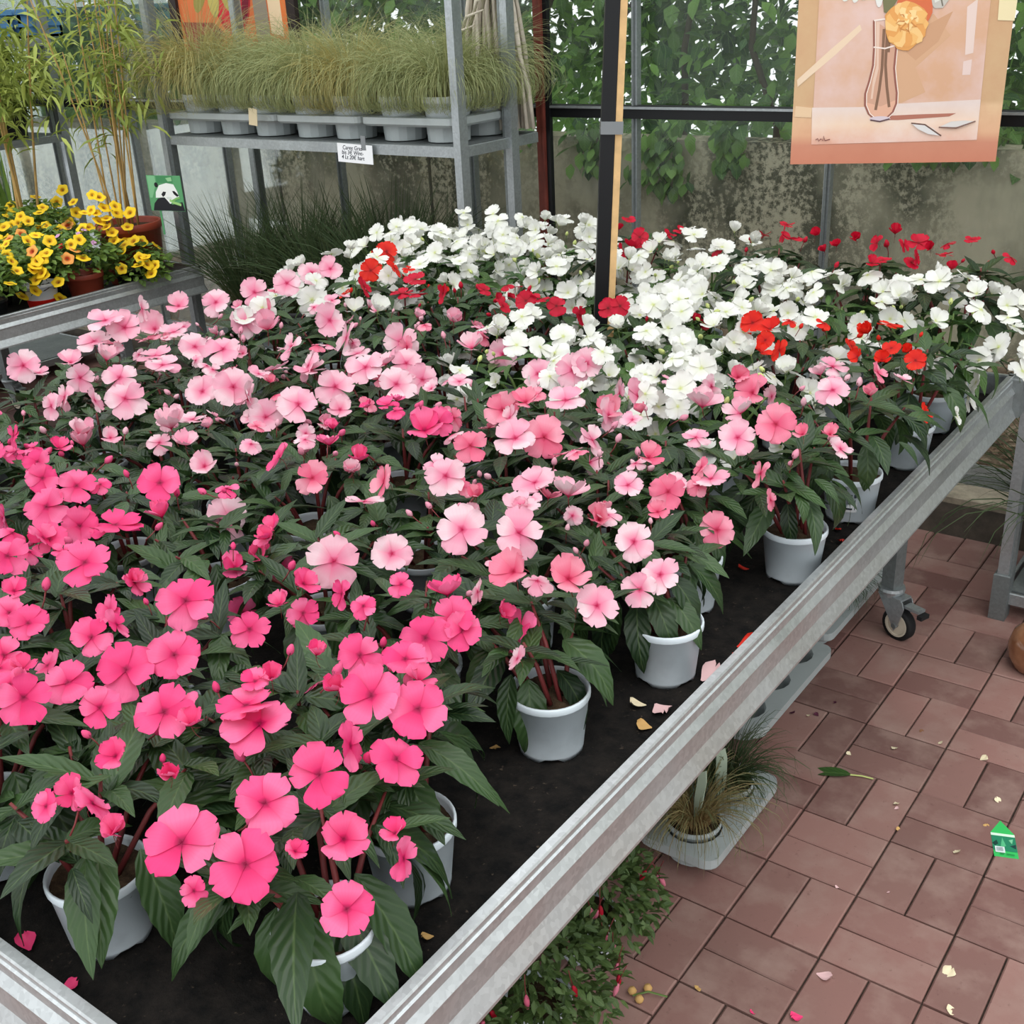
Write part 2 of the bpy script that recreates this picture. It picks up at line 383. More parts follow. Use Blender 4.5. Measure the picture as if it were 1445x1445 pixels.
# kerb, sill rails, glazing bars, glass
X0, X1 = -7.4, 2.6
kb = MB().add(box(((X0 + X1) / 2, FLOOR_BACK + .03, 0.06), (X1 - X0, .06, .12)), 'dark_concrete').build('trim_1'); tag(kb, kind='structure')
kt = MB().add(box(((X0 + X1) / 2, FLOOR_BACK + .075, .1325), (X1 - X0, .15, .025), 0, .004), 'kerb_concrete').build('kerb_top', parent=kb)
wall = MB().add(box(((X0 + X1) / 2, GLASS_Y, .165), (X1 - X0, .05, .04), 0, .004), 'old_zinc').add(box(((X0 + X1) / 2, GLASS_Y - .015, .2), (X1 - X0, .02, .035)), 'galvanised').build('wall_back'); tag(wall, kind='structure')
bars = [1.45, 0.70, -0.06, -0.81, -1.55, -2.31, -3.06, -3.81, -4.50, -5.2, -5.95, -6.7, -7.35]
rail = MB().add(box(((X0 + X1) / 2, GLASS_Y - .02, 1.335), (X1 - X0, .045, .045), 0, .003), 'black_metal').add(box(((X0 + X1) / 2, GLASS_Y - .046, 1.35), (X1 - X0, .008, .008)), 'galvanised').build('rail', parent=wall)
for bx in bars:
    MB().add(box((bx, GLASS_Y - .012, 1.4), (.022, .03, 2.44), 0, .002), 'galvanised').add(box((bx, GLASS_Y - .03, 1.4), (.008, .02, 2.44)), 'old_zinc').build('glazing_bar', parent=wall)
for a, b in zip(bars[1:], bars[:-1]):
    for z0, z1 in ((.22, 1.31), (1.36, 2.6)):
        put('glass_pane', MB().add(box(((a + b) / 2, GLASS_Y + .006, (z0 + z1) / 2), (b - a - .012, .004, z1 - z0)), 'grimy_glass').mesh('glass_pane'), wall)
col = MB().add(prism([(-.034, 0), (.006, 0), (.006, -.03), (-.002, -.03), (-.002, -.02), (-.034, -.02)], 'z', .15, 2.62), 'rust_red').add(box((.016, -.006, 1.385), (.018, .02, 2.47)), 'black_metal').build('column', loc=(-1.93, GLASS_Y - .035, 0)); tag(col, kind='structure')
head = MB().add(box(((X0 + X1) / 2, GLASS_Y - .02, 2.64), (X1 - X0, .07, .06)), 'black_metal').build('trim_2'); tag(head, kind='structure')
purlin = MB().add(box((.2, 2.62, 2.68), (4.6, .05, .05)), 'galvanised').add(box((-1.9, 2.84, 2.68), (.05, .5, .05)), 'galvanised').add(box((2.4, 2.84, 2.68), (.05, .5, .05)), 'galvanised').build('beam'); tag(purlin, kind='structure')

# outside: ground with leaf litter, stained concrete wall, hedge above it
og = MB().add(([(-11.5, 3.12, .14), (6, 3.12, .14), (6, 3.62, .42), (-11.5, 3.62, .42), (-11.5, 3.12, -.05), (6, 3.12, -.05), (6, 3.62, -.05), (-11.5, 3.62, -.05)], [(0, 1, 2, 3), (4, 5, 1, 0), (5, 6, 2, 1), (6, 7, 3, 2), (7, 4, 0, 3), (7, 6, 5, 4)]), 'leaf_litter').build('ground'); tag(og, kind='structure')
lit = MB(); lr = random.Random(5)
for _ in range(1500):
    x = lr.uniform(-.6, 1.2); t = lr.random(); s_ = lr.uniform(.03, .06)
    m = Matrix.Translation((x, 3.13 + .48 * t, .15 + .28 * t + lr.uniform(0, .012))) @ Matrix.Rotation(lr.uniform(0, 6.28), 4, 'Z') @ Matrix.Rotation(lr.uniform(-.5, .7), 4, 'X') @ Matrix.Scale(s_, 4)
    lit.add(xf(simple_leaf(.28, 1), m))
def litter_mat():
    g = NG('dry_leaf'); i = g.island(); c = g.mix(i, lin((120, 88, 66)), lin((206, 184, 162))); MATS['dry_leaf'] = g.done(g.leafy(c, .8, .15))
litter_mat()
tag(lit.build('leaf_litter', 'dry_leaf', og), kind='stuff')
cw = MB()
CW = MB().add(box((-3, 3.68, .58), (18, .16, 1.18)), 'stained_concrete').build('wall_outer'); tag(CW, kind='structure')
for jx in (-5.1, -4.05, -3.0, .85):
    MB().add(box((jx, 3.598, .78), (.012, .01, .78)), 'dark_concrete').build('joint', parent=CW)

hedge = thing('hedge', 'leafy green hedge growing over the stained concrete wall behind the glass', 'hedge', (-1.5, 4.1, 0))
HL = [MB().add(simple_leaf(w, d), 'leaf_hedge').mesh('leaf', smooth=True) for w, d in ((.30, .6), (.36, 1.0), (.27, .3))]
hm = MB(); hr = random.Random(21); near = []
def hedge_leaf():
    x = hr.uniform(-9.5, 3.5); lay = hr.random()
    z = hr.uniform(1.12, 2.7); y = 3.66 + lay * .75
    if lay < .25 and hr.random() < .4: y = 3.60
    # uneven lower fringe that hangs over the wall
    fr = 1.18 - .16 * math.sin(x * 2.1 + 1) - .12 * math.sin(x * 5.3)
    if lay < .3 and hr.random() < .12: z = hr.uniform(fr - .05, 1.25)
    return x, y, z
for q in range(56000):
    x, y, z = hedge_leaf()
    if q > 18000: x, y, z = hr.uniform(-10.5, 4.6), hr.uniform(3.85, 5.0), hr.uniform(1.05, 2.9)
    if math.sin(x * 3.7 + z * 4.1) + math.sin(x * 8.3 - z * 6.7) + hr.uniform(-.6, .6) > 1.75: continue
    s_ = hr.uniform(.05, .09) if q <= 18000 else hr.uniform(.075, .12)
    R_ = Matrix.Rotation(hr.uniform(-2.0, 2.0) + PI, 3, 'Z') @ Matrix.Rotation(hr.uniform(-1.3, .5), 3, 'X') @ Matrix.Rotation(hr.uniform(-.6, .6), 3, 'Y')
    if y < 3.74 and len(near) < 270 and -3.0 < x < 1.0 and z < 1.8: near.append((x, y - .02, z, R_, s_ * 1.15))
    else: hm.add(xf(simple_leaf(hr.uniform(.26, .36), hr.uniform(.2, 1)), Matrix.Translation((x + 1.5, y - 4.1, z)) @ (R_ * s_).to_4x4()))
# trailing shoots hanging in front of the wall by the rusty column
for (cx, top, bot, w_) in ((-1.72, 1.25, .98, .13), (-1.42, 1.25, 1.08, .07), (.02, 1.3, 1.1, .16), (-2.05, 1.25, 1.05, .08), (-.6, 1.25, 1.16, .2)):
    for _ in range(int(90 * w_ * (top - bot) / .03)):
        z = hr.uniform(bot, top); R_ = Matrix.Rotation(hr.uniform(-1, 1) + PI, 3, 'Z') @ Matrix.Rotation(hr.uniform(-1.5, -.5), 3, 'X')
        hm.add(xf(simple_leaf(.33, .6), Matrix.Translation((cx + hr.gauss(0, w_ * .5) + 1.5, 3.585 - hr.uniform(0, .05) - 4.1, z)) @ (R_ * hr.uniform(.05, .08)).to_4x4()))
tag(hm.build('foliage', 'leaf_hedge', hedge, smooth=True), kind='stuff')
for x, y, z, R_, s_ in near:
    o = put('leaf', hr.choice(HL), hedge, (x + 1.5, y - 4.1, z)); o.rotation_euler = R_.to_euler(); o.scale = (s_,) * 3
for k in range(34):
    x = -9 + k * .38 + hr.uniform(-.1, .1); y = hr.uniform(3.8, 4.1)
    pth = [(x + 1.5, y - 4.1, .9)]
    for j in range(1, 7): pth.append((x + 1.5 + hr.uniform(-.07, .07) * j, y - 4.1 + hr.uniform(-.05, .05), .9 + .3 * j))
    MB().add(tube(pth, [.018 - .002 * j for j in range(7)], 6)).build('branch', 'branch_bark', hedge, smooth=True)

# ================================================================== THE BENCH
BW, BF, BB, TOP = 1.95, -0.29, 2.40, 0.70
bench = thing('plant_bench', 'long wheeled aluminium flower bench with black matting in the middle', 'bench', (0, 0, 0))
MB().add(box((-BW / 2, (BF + BB) / 2, TOP - .02), (BW - .02, BB - BF - .02, .03)), 'black_plastic').build('bed', parent=bench)
mm = MB(); nx, ny = 60, 80
for j in range(ny + 1):
    for i in range(nx + 1):
        mm.v.append((-BW + .012 + (BW - .024) * i / nx, BF + .012 + (BB - BF - .024) * j / ny, TOP - .003 + random.random() * .004))
mm.f = [(j * (nx + 1) + i, j * (nx + 1) + i + 1, (j + 1) * (nx + 1) + i + 1, (j + 1) * (nx + 1) + i) for j in range(ny) for i in range(nx)]
mm.mi = [0] * len(mm.f)
mm.build('matting', 'mat_soil', bench, smooth=True)
# rim profile: (outward, z)
RIM = [(-.014, .757), (-.002, .757), (0.0, .754), (0.0, .746), (.003, .744), (.002, .741), (.002, .727), (.011, .714), (.011, .712), (.008, .709), (.008, .672), (.020, .648), (.020, .643), (-.008, .643), (-.008, .690), (-.010, .749), (-.014, .751)]
def rim_bar(name, length, parent, h=0.0):
    return MB().add(prism([(a, z + h) for a, z in RIM], 'y', 0, length), 'aluminium').mesh(name)
def rim_set(parent, w, f, b, h=0.0):
    L = b - f
    put('rim_bar', rim_bar('rim_bar', L, parent, h), parent, (0, f, 0))
    put('rim_bar', rim_bar('rim_bar', L, parent, h), parent, (-w, b, 0), (0, 0, PI))
    put('rim_bar', rim_bar('rim_bar', w, parent, h), parent, (-w, f, 0), (0, 0, -PI / 2))
    put('rim_bar', rim_bar('rim_bar', w, parent, h), parent, (0, b, 0), (0, 0, PI / 2))
    for cx, cy in ((.004, f - .004), (.004, b + .004), (-w - .004, f - .004), (-w - .004, b + .004)):
        MB().add(box((cx, cy, .70 + h), (.048, .048, .106), 0, .004), 'old_zinc').build('corner_cap', parent=parent)
rim_set(bench, BW, BF, BB)
def caster_leg(parent, x, y, turn=0.0):
    lg = MB().add(box((0, 0, .405), (.042, .042, .50), 0, .003), 'old_zinc').add(box((.0, -.024, .42), (.012, .006, .012)), 'galvanised').add(box((.0, -.024, .3), (.012, .006, .012)), 'galvanised').build('leg', parent=parent, loc=(x, y, 0), rot=(0, 0, turn))
    fk = MB().add(lathe([(0, .158), (.036, .158), (.038, .15), (.036, .142), (.030, .140), (.030, .132), (0, .132)], 20), 'galvanised')
    for s_ in (-1, 1):
        fk.add(prism([(-.026, .132), (.055, .132), (.062, .112), (.046, .052), (.036, .034), (.026, .052)], 'y', s_ * .021 - .002, s_ * .021 + .002), 'galvanised')
    fk.add(box((.012, 0, .134), (.078, .046, .006)), 'galvanised').add(box((.082, 0, .118), (.05, .03, .008)), 'galvanised').add(box((.112, 0, .105), (.016, .034, .012)), 'rubber').add(tube([(.036, -.026, .05), (.036, .026, .05)], .008, 8), 'old_zinc')
    fk.build('caster_fork', parent=lg)
    MB().add(xf(lathe([(.034, -.014), (.046, -.016), (.05, -.010), (.05, .010), (.046, .016), (.034, .014)], 28), Matrix.Translation((.036, 0, .05)) @ Matrix.Rotation(PI / 2, 4, 'X'))).build('tyre', 'rubber', lg, smooth=True)
    MB().add(xf(lathe([(.006, -.012), (.03, -.012), (.032, -.015), (.037, -.015), (.037, .015), (.032, .015), (.03, .012), (.006, .012)], 28), Matrix.Translation((.036, 0, .05)) @ Matrix.Rotation(PI / 2, 4, 'X'))).build('wheel_hub', 'cream_wheel', lg)
for x, y in ((-.205, 2.20), (-.205, 0.0), (-BW + .2, 2.2), (-BW + .2, 0.0)): caster_leg(bench, x, y, math.radians(-20))
for y in (0.0, 2.2): MB().add(box((-BW / 2, y, .655), (BW - .3, .04, .03)), 'old_zinc').build('cross_bar', parent=bench)

# second bench beyond the aisle
bench2 = thing('plant_bench', 'wheeled bench of yellow flowers standing across the aisle by the trolley', 'bench', (-4.7, 0, 0))
W2, F2, B2 = 1.4, -.4, 2.40
r2 = Matrix.Rotation(0, 4, 'Z')
MB().add(box((W2 / 2, (F2 + B2) / 2, TOP - .02), (W2 - .02, B2 - F2 - .02, .03)), 'mat_soil').build('bed', parent=bench2)
L2 = B2 - F2
put('rim_bar', rim_bar('rim_bar', L2, None), bench2, (W2, F2, 0)); put('rim_bar', rim_bar('rim_bar', L2, None), bench2, (0, B2, 0), (0, 0, PI))
put('rim_bar', rim_bar('rim_bar', W2, None), bench2, (0, F2, 0), (0, 0, -PI / 2)); put('rim_bar', rim_bar('rim_bar', W2, None), bench2, (W2, B2, 0), (0, 0, PI / 2))
for x, y in ((W2 - .2, 2.1), (W2 - .2, -.1), (.2, 2.1), (.2, -.1)): caster_leg(bench2, x, y)
MB().add(box((W2 / 2, 2.1, .655), (W2 - .3, .04, .03)), 'old_zinc').add(box((W2 / 2, -.1, .655), (W2 - .3, .04, .03)), 'old_zinc').build('cross_bar', parent=bench2)

# ================================================================== POTS
def pot_geo(mb, r, h, mat, rim=.012, feet=True, taper=.80):
    rb = r * taper; n = 32
    def wob(a, rr, z):
        if z < .001 and feet: return z + (.006 if math.sin(4 * a) > .35 else 0)
        return z
    prof = [(rb * .88, .004), (rb, 0), (rb * 1.005, .008), (r * .955, h - rim), (r * .985, h - rim), (r, h - rim + .002), (r, h - .002), (r * .985, h), (r * .945, h), (r * .93, h - .006), (rb * .96, .012), (0, .012)]
    mb.add(lathe(prof, n, (0, 0, 0), wob), mat); return mb
def soil_geo(r, z, seed=1, bump_=.006):
    rr = random.Random(seed); v, f = [(0, 0, z + .004)], []; n = 18
    for ring in (.35, .7, 1.0):
        for i in range(n):
            a = 2 * PI * i / n; v.append((r * ring * math.cos(a), r * ring * math.sin(a), z + rr.uniform(-bump_, bump_) - .004 * ring))
    for i in range(n): f.append((0, 1 + i, 1 + (i + 1) % n))
    for q in range(2):
        for i in range(n): f.append((1 + q * n + i, 1 + q * n + n + i, 1 + q * n + n + (i + 1) % n, 1 + q * n + (i + 1) % n))
    return v, f

# ================================================================== IMPATIENS
POT_R, POT_H = .062, .102
POT = pot_geo(MB(), POT_R, POT_H, 'pot_grey').mesh('pot', smooth=False)
POT.polygons.foreach_set('use_smooth', [True] * len(POT.polygons))
SOIL = [MB().add(soil_geo(POT_R * .935, POT_H - .012, s)).mesh('soil', 'potting_soil', True) for s in (1, 2, 3)]
KINDS = {'H': ('hot', 'hot pink', 'leaf_dark'), 'L': ('light', 'pale pink', 'leaf_dark'), 'K': ('coral', 'coral pink', 'leaf_dark'), 'W': ('white', 'white', 'leaf_green'), 'O': ('orange', 'orange-red', 'leaf_dark'), 'C': ('crimson', 'crimson', 'leaf_dark')}
LEAVES = {m: [MB().add(leaf_geo(w, d, fo, 12, .10, 1, wv, p)).mesh('leaf', m, True) for w, d, fo, wv, p in ((.185, .5, .22, .06, 0), (.165, .9, .30, .05, 1), (.20, 1.3, .16, .08, 2), (.155, .25, .35, .04, 3), (.175, 1.7, .2, .07, 4))] for m in ('leaf_dark', 'leaf_green')}
PETALS = {k: [MB().add(petal_geo(w, nt_, cu, wa, ph)).mesh('petal', 'petal_' + KINDS[k][0], True) for w, nt_, cu, wa, ph in ((.52, .15, .14, .045, 0), (.48, .20, .26, .05, 1.3), (.54, .13, -.14, .055, 2.2), (.46, .08, .38, .04, 4.0))] for k in KINDS}
def eye_mesh(kind):
    mb = MB()
    sm = 'stem_green' if kind == 'W' else 'stem_red'
    mb.add(lathe([(0.0, .075), (.022, .07), (.040, .045), (.044, .02), (.030, 0), (0, 0)], 8), 'bud_green' if kind == 'W' else 'petal_' + KINDS[kind][0], rad=[0.05] * 48)
    mb.add(tube([(0, 0, 0.01), (0, -.06, -.22), (.02, -.20, -.45), (.03, -.42, -.62)], [.026, .018, .016, .016], 5), sm)
    mb.add(tube([(0, -.02, -.04), (.05, -.20, -.10), (.10, -.42, -.05)], [.022, .016, .008], 4), sm)
    return mb.mesh('flower', smooth=True)
EYES = {k: eye_mesh(k) for k in KINDS}
def bud_mesh(kind):
    mb = MB(); sm = 'stem_green' if kind == 'W' else 'stem_red'
    mb.add(lathe([(0, 1), (.12, .93), (.26, .7), (.32, .45), (.26, .2), (.10, .03), (0, 0)], 8), 'bud_green' if kind == 'W' else 'petal_' + KINDS[kind][0], rad=[.5] * 56)
    for k in range(3):
        a = k * 2.1; mb.add(ribbon([(0, 0, 0), (.25 * math.cos(a), .25 * math.sin(a), .2), (.30 * math.cos(a), .30 * math.sin(a), .5)], [.2, .16, .02]), sm)
    mb.add(tube([(0, 0, .02), (.05, 0, -.7), (.2, 0, -1.3)], [.07, .06, .06], 5), sm)
    return mb.mesh('bud', smooth=True)
BUDS = {k: bud_mesh(k) for k in KINDS}
# arrangements of five petals: (azimuth, length, width factor, lift tilt, petal variant)
FORMS = {
 'open': [[(90, .98, 1.15, .02, 0), (162, .92, 1.0, .05, 1), (18, .92, 1.0, .05, 1), (236, 1.0, 1.0, -.04, 2), (304, 1.0, 1.0, -.04, 2)],
          [(90, 1.0, 1.2, .10, 0), (160, .95, 1.05, .12, 0), (20, .95, 1.05, .0, 2), (232, 1.02, 1.1, .02, 0), (308, .96, 1.1, .06, 1)],
          [(92, .90, 1.2, -.10, 2), (165, .98, 1.0, .02, 0), (14, 1.0, 1.0, .06, 1), (238, 1.05, .95, -.10, 0), (300, 1.05, .95, -.08, 0)]],
 'cup':  [[(90, 1.0, 1.1, .55, 1), (160, .95, 1.0, .60, 3), (20, .95, 1.0, .60, 3), (234, 1.0, 1.0, .35, 1), (306, 1.0, 1.0, .35, 1)],
          [(90, 1.0, 1.1, .85, 3), (162, .9, 1.0, .95, 3), (18, .95, 1.0, .80, 3), (236, 1.0, 1.0, .75, 1), (304, 1.0, 1.0, .85, 3)]],
 'back': [[(90, 1.0, 1.0, -.25, 2), (162, .95, .95, -.35, 2), (18, .95, .95, -.35, 2), (236, 1.0, .95, -.40, 2), (304, 1.0, .95, -.40, 2)]],
}
FR = random.Random(77)
def add_flower(plant, kind, pos, nrm, diam, form='open', up=None, spin=None, squash=1.0):
    """flower with its five petals; pos in the plant's own frame"""
    r = diam / 2
    R_ = frame_from(nrm, up if up else (0, 0, 1), FR.uniform(-.5, .5) if spin is None else spin)
    o = put('flower', EYES[kind], plant, pos); o.rotation_euler = R_.to_euler(); o.scale = (r,) * 3
    for az, ln, wd, lift, var in FR.choice(FORMS[form]):
        q = Matrix.Rotation(math.radians(az - 90 + FR.uniform(-7, 7)), 3, 'Z') @ Matrix.Rotation(lift + FR.uniform(-.20, .22), 3, 'X') @ Matrix.Rotation(FR.uniform(-.16, .16), 3, 'Y')
        p = put('petal', PETALS[kind][var if FR.random() < .7 else FR.randrange(4)], o, (0, 0, .03 + FR.uniform(0, .03))); p.rotation_euler = q.to_euler()
        s_ = ln * FR.uniform(.92, 1.06); p.scale = (s_ * wd, s_, s_)
    return o

ROWS = [-.12, .12, .43, .69, .93, 1.15, 1.44, 1.75, 2.02, 2.27]
COLS = [-.13, -.38, -.63, -.88, -1.13, -1.37, -1.60, -1.82]
FIX = {(0, 0): (-.12, -.07), (0, 1): (-.415, -.165), (0, 2): (-.65, -.165), (1, 0): (-.155, .11), (2, 0): (-.17, .45), (3, 0): (-.12, .715), (4, 0): (-.20, .94), (5, 0): (-.085, 1.15), (6, 0): (-.09, 1.46), (7, 0): (-.09, 1.80), (8, 0): (-.11, 2.05), (9, 0): (-.12, 2.29),
       (7, 3): (-.76, 1.73), (7, 4): (-1.14, 1.75)}
class Plant: pass
plants = []
pr = random.Random(9)
for i, ry in enumerate(ROWS):
    for j, cx in enumerate(COLS):
        p = Plant(); p.i, p.j = i, j
        x, y = FIX.get((i, j), (cx + pr.uniform(-.025, .025), ry + pr.uniform(-.025, .025)))
        p.x, p.y = x, max(BF + .075, min(BB - .075, y))
        dx, dy, rad = 0, 0, .165
        if j == 0 and 1 <= i <= 4: dx, dy, rad = -.07, .035, .135
        if j == 0 and i == 5: dx, dy, rad = -.03, .02, .15
        if i == 0 and j < 3: dy = .04; rad = .165; dx = -.065 if j == 0 else -.02
        if j == len(COLS) - 1: rad = .18
        up_ = .085 * max(0.0, min(1.0, (ry - .9) / 1.2)) + (.02 if i == 9 else 0)
        p.c = Vector((p.x + dx, p.y + dy, TOP + (.155 if i > 0 else .15) + up_ * .6 + pr.uniform(-.008, .012))); p.r = Vector((rad, rad, .115 + up_ * .4)); p.top = up_
        p.fl = []; plants.append(p)
def hit(p, d):
    """distance along the ray from the eye to the plant's dome"""
    e = Vector([(EYEP[k] - p.c[k]) / p.r[k] for k in range(3)]); q = Vector([d[k] / p.r[k] for k in range(3)])
    a, b, c = q.dot(q), 2 * e.dot(q), e.dot(e) - 1; D = b * b - 4 * a * c
    return (-b - math.sqrt(D)) / (2 * a) if D > 0 else None
WL = [(250, 388), (330, 402), (480, 440), (600, 478), (780, 512), (1000, 550), (1200, 538), (1300, 600), (1445, 640)]
HL_ = [(-400, 600), (0, 600), (120, 640), (260, 720), (330, 790), (560, 815), (700, 880), (760, 960), (800, 1445)]
def curve(pl, x):
    if x <= pl[0][0]: return pl[0][1]
    for a, b in zip(pl, pl[1:]):
        if x <= b[0]: return a[1] + (b[1] - a[1]) * (x - a[0]) / (b[0] - a[0])
    return pl[-1][1]
for p in plants:
    X = to_px(p.c + Vector((0, -.05, .09)))
    p.px = X
    p.kind = 'W' if X[1] < curve(WL, X[0]) else ('H' if X[1] > curve(HL_, X[0]) else 'L')
    if p.i == 9 and p.j > 3: p.kind = 'W'
    if p.kind == 'W': p.r.x = p.r.y = p.r.x * 1.12
# single red plants among the others
for x, y, k in ((535, 385, 'O'), (585, 418, 'C'), (760, 425, 'C'), (872, 438, 'C'), (885, 352, 'C'), (1085, 470, 'O'), (1265, 490, 'O'), (1125, 332, 'C'), (1245, 352, 'C'), (1315, 365, 'C')):
    b = min((p for p in plants if p.kind in 'WL'), key=lambda p: (p.px[0] - x) ** 2 + (p.px[1] - y) ** 2); b.kind = k
    if b.i == 9 and y < 400: b.c.z += .035; b.r.z += .02
# flowers seen one by one in the photograph: x, y, diameter in pixels, form (f open, e edge-on from above, s side, c cup)
SEEN = {'H': '33 984 78f 96 964 75f 178 946 92f 141 999 66f 246 925 80f 231 1005 90f 270 1025 52c 164 1068 54c 348 997 90e 367 1023 108e 450 1093 98f 373 1134 102f 256 1189 118f 346 1220 110f 559 1071 80f 493 1052 72s 485 1185 80c 489 1283 84f 160 1177 56c 129 1134 72s 66 1138 50s 416 1202 38c 508 925 70f 524 982 95f 274 1257 46f 242 1095 46c 360 962 46f 352 888 60f 129 900 66f 164 882 50s 600 900 76f 572 931 70f 590 1001 92f 652 890 62f 735 888 70s 568 1212 66s 558 1177 44c 20 616 40s 53 652 46f 60 675 50f 108 686 56f 66 715 70f 113 742 58f 163 742 84e 70 762 62f 120 795 82f 226 682 64f 7 732 52s 10 785 62f 229 732 50e 332 802 46c 365 785 50c 262 848 88f 20 835 42c 13 865 52f 156 862 52s 395 798 42f 428 825 46c 395 855 42c 428 865 50f 342 865 56f 395 646 50s 465 629 40e 506 652 46c 599 609 60e 619 596 48f 470 606 28c 566 825 42f 632 842 66e 639 872 72f 483 838 46s 513 855 42f 420 818 40f 40 880 62f 5 925 55f 60 760 55s',
 'L': '325 732 96f 471 792 84f 289 659 46c 176 563 62f 286 553 52f 421 571 70f 329 546 62f 349 563 55s 375 589 52f 242 606 62e 272 593 50e 33 516 54f 113 533 46f 73 573 42s 133 566 40s 169 533 50f 315 493 52f 275 490 52f 305 427 48f 252 433 38c 149 453 55e 133 483 60e 176 463 52f 199 436 40s 219 466 48c 465 453 58f 359 413 46f 412 490 46s 378 466 50c 113 616 50e 118 630 46e 156 619 32c 262 629 42c 219 503 60e 229 516 55e 385 523 62e 438 523 52e 345 456 52f 100 513 42e 490 476 52s 566 483 60f 516 519 58f 473 546 62f 559 543 62f 596 536 50f 436 516 50s 573 513 48f 480 579 42c 666 493 46e 709 500 50f 759 528 52f 808 523 56f 828 513 48f 727 619 64f 798 566 60e 858 586 52s 835 622 56s 629 672 64f 755 682 70e 802 702 66e 652 748 80f 732 752 82f 735 715 60e 553 782 66f 842 855 68f 513 709 60e 496 666 40c 675 835 42s 1041 618 60f 1003 677 56e 894 765 64f 903 832 58f 932 811 58f 886 685 48f 982 618 46e 1045 585 50e 899 559 54s 991 576 56e 953 539 46e 1175 551 50f 857 727 48e 1175 518 46e 731 930 42s 150 510 44e 440 385 44f 466 380 40f 405 400 42f 245 470 46e 92 560 40s 720 590 40s 460 600 36c 505 500 40e 545 515 44e 875 555 42s 1005 545 40s 640 455 36c 1090 560 36s',
 'K': '441 675 54f 543 679 52s 709 579 54f 742 569 46c 768 617 68f 664 629 54f 845 735 52c 672 702 36c 725 808 68c 802 818 66c 1095 599 62f 943 694 58f 1012 748 56f 1074 668 46s 915 647 46c 928 723 34c 1229 559 34c 1171 614 30c 1062 555 50c 1238 526 36s 861 580 46c 1133 614 30c 1087 706 36s 1041 534 40c 640 590 40s 575 490 36s 990 660 34s 210 480 40e 380 440 40s',
 'O': '523 382 36f 546 355 34f 556 379 32s 530 365 28s 1062 456 38f 1087 465 34c 1100 494 36s 1074 498 28c 1080 480 28f 1225 471 36c 1255 458 38e 1292 509 34f 1244 509 28c 1305 583 32s',
 'C': '513 405 34s 586 395 34e 566 415 36e 589 415 34e 626 415 32s 762 422 32e 742 425 32f 709 432 30s 785 432 32f 818 445 32s 858 435 30f 875 432 32f 903 335 28f 894 352 34e 878 356 28s 961 327 26e 1106 329 30s 1116 338 36e 1150 333 22c 1263 331 28e 1296 343 34f 1238 343 28s 1246 368 28e 1230 372 22c 1292 364 26s 1334 360 26e 1342 381 24c 1313 352 24c 1208 338 24c 1275 345 24s'}
WSEEN = '440 423 48f 533 440 42c 370 435 44f 345 450 36c 500 440 40c 1350 588 30s 1365 560 46s 1378 540 44s 1382 508 42f 1330 520 40f 1410 490 52s 1180 508 50f 963 480 46f 990 520 50f 795 475 44f'
import re
def spots(s): return [(float(a), float(b), float(c), d) for a, b, c, d in re.findall(r'(\S+) (\S+) (\d+)([fesc])', s)]
def place_seen(k, x, y, dpx, form):
    d = ray(x, y); best = None
    for p in plants:
        t = hit(p, d)
        if t is None: continue
        same = p.kind == k or (k in 'LK' and p.kind in 'LK')
        cost = t + (0 if same else .30)
        if best is None or cost < best[0]: best = (cost, t, p, same)
    if best is None:
        P = min(plants, key=lambda p: ((p.c - EYEP).cross(d)).length + (0 if p.kind == k else .1)); t = (P.c - EYEP).dot(d) - .02
        if ((P.c - EYEP).cross(d)).length > .30: return
    else: t, P = best[1], best[2]
    pos = EYEP + d * (t - .02); depth = (pos - EYEP).dot(FW)
    P.fl.append((k, pos, max(.028, min(.098, dpx * depth / FOCAL)), form))
for k in 'HLKOC':
    for q in spots(SEEN[k]): place_seen(k, *q)
for q in spots(WSEEN): place_seen('W', *q)
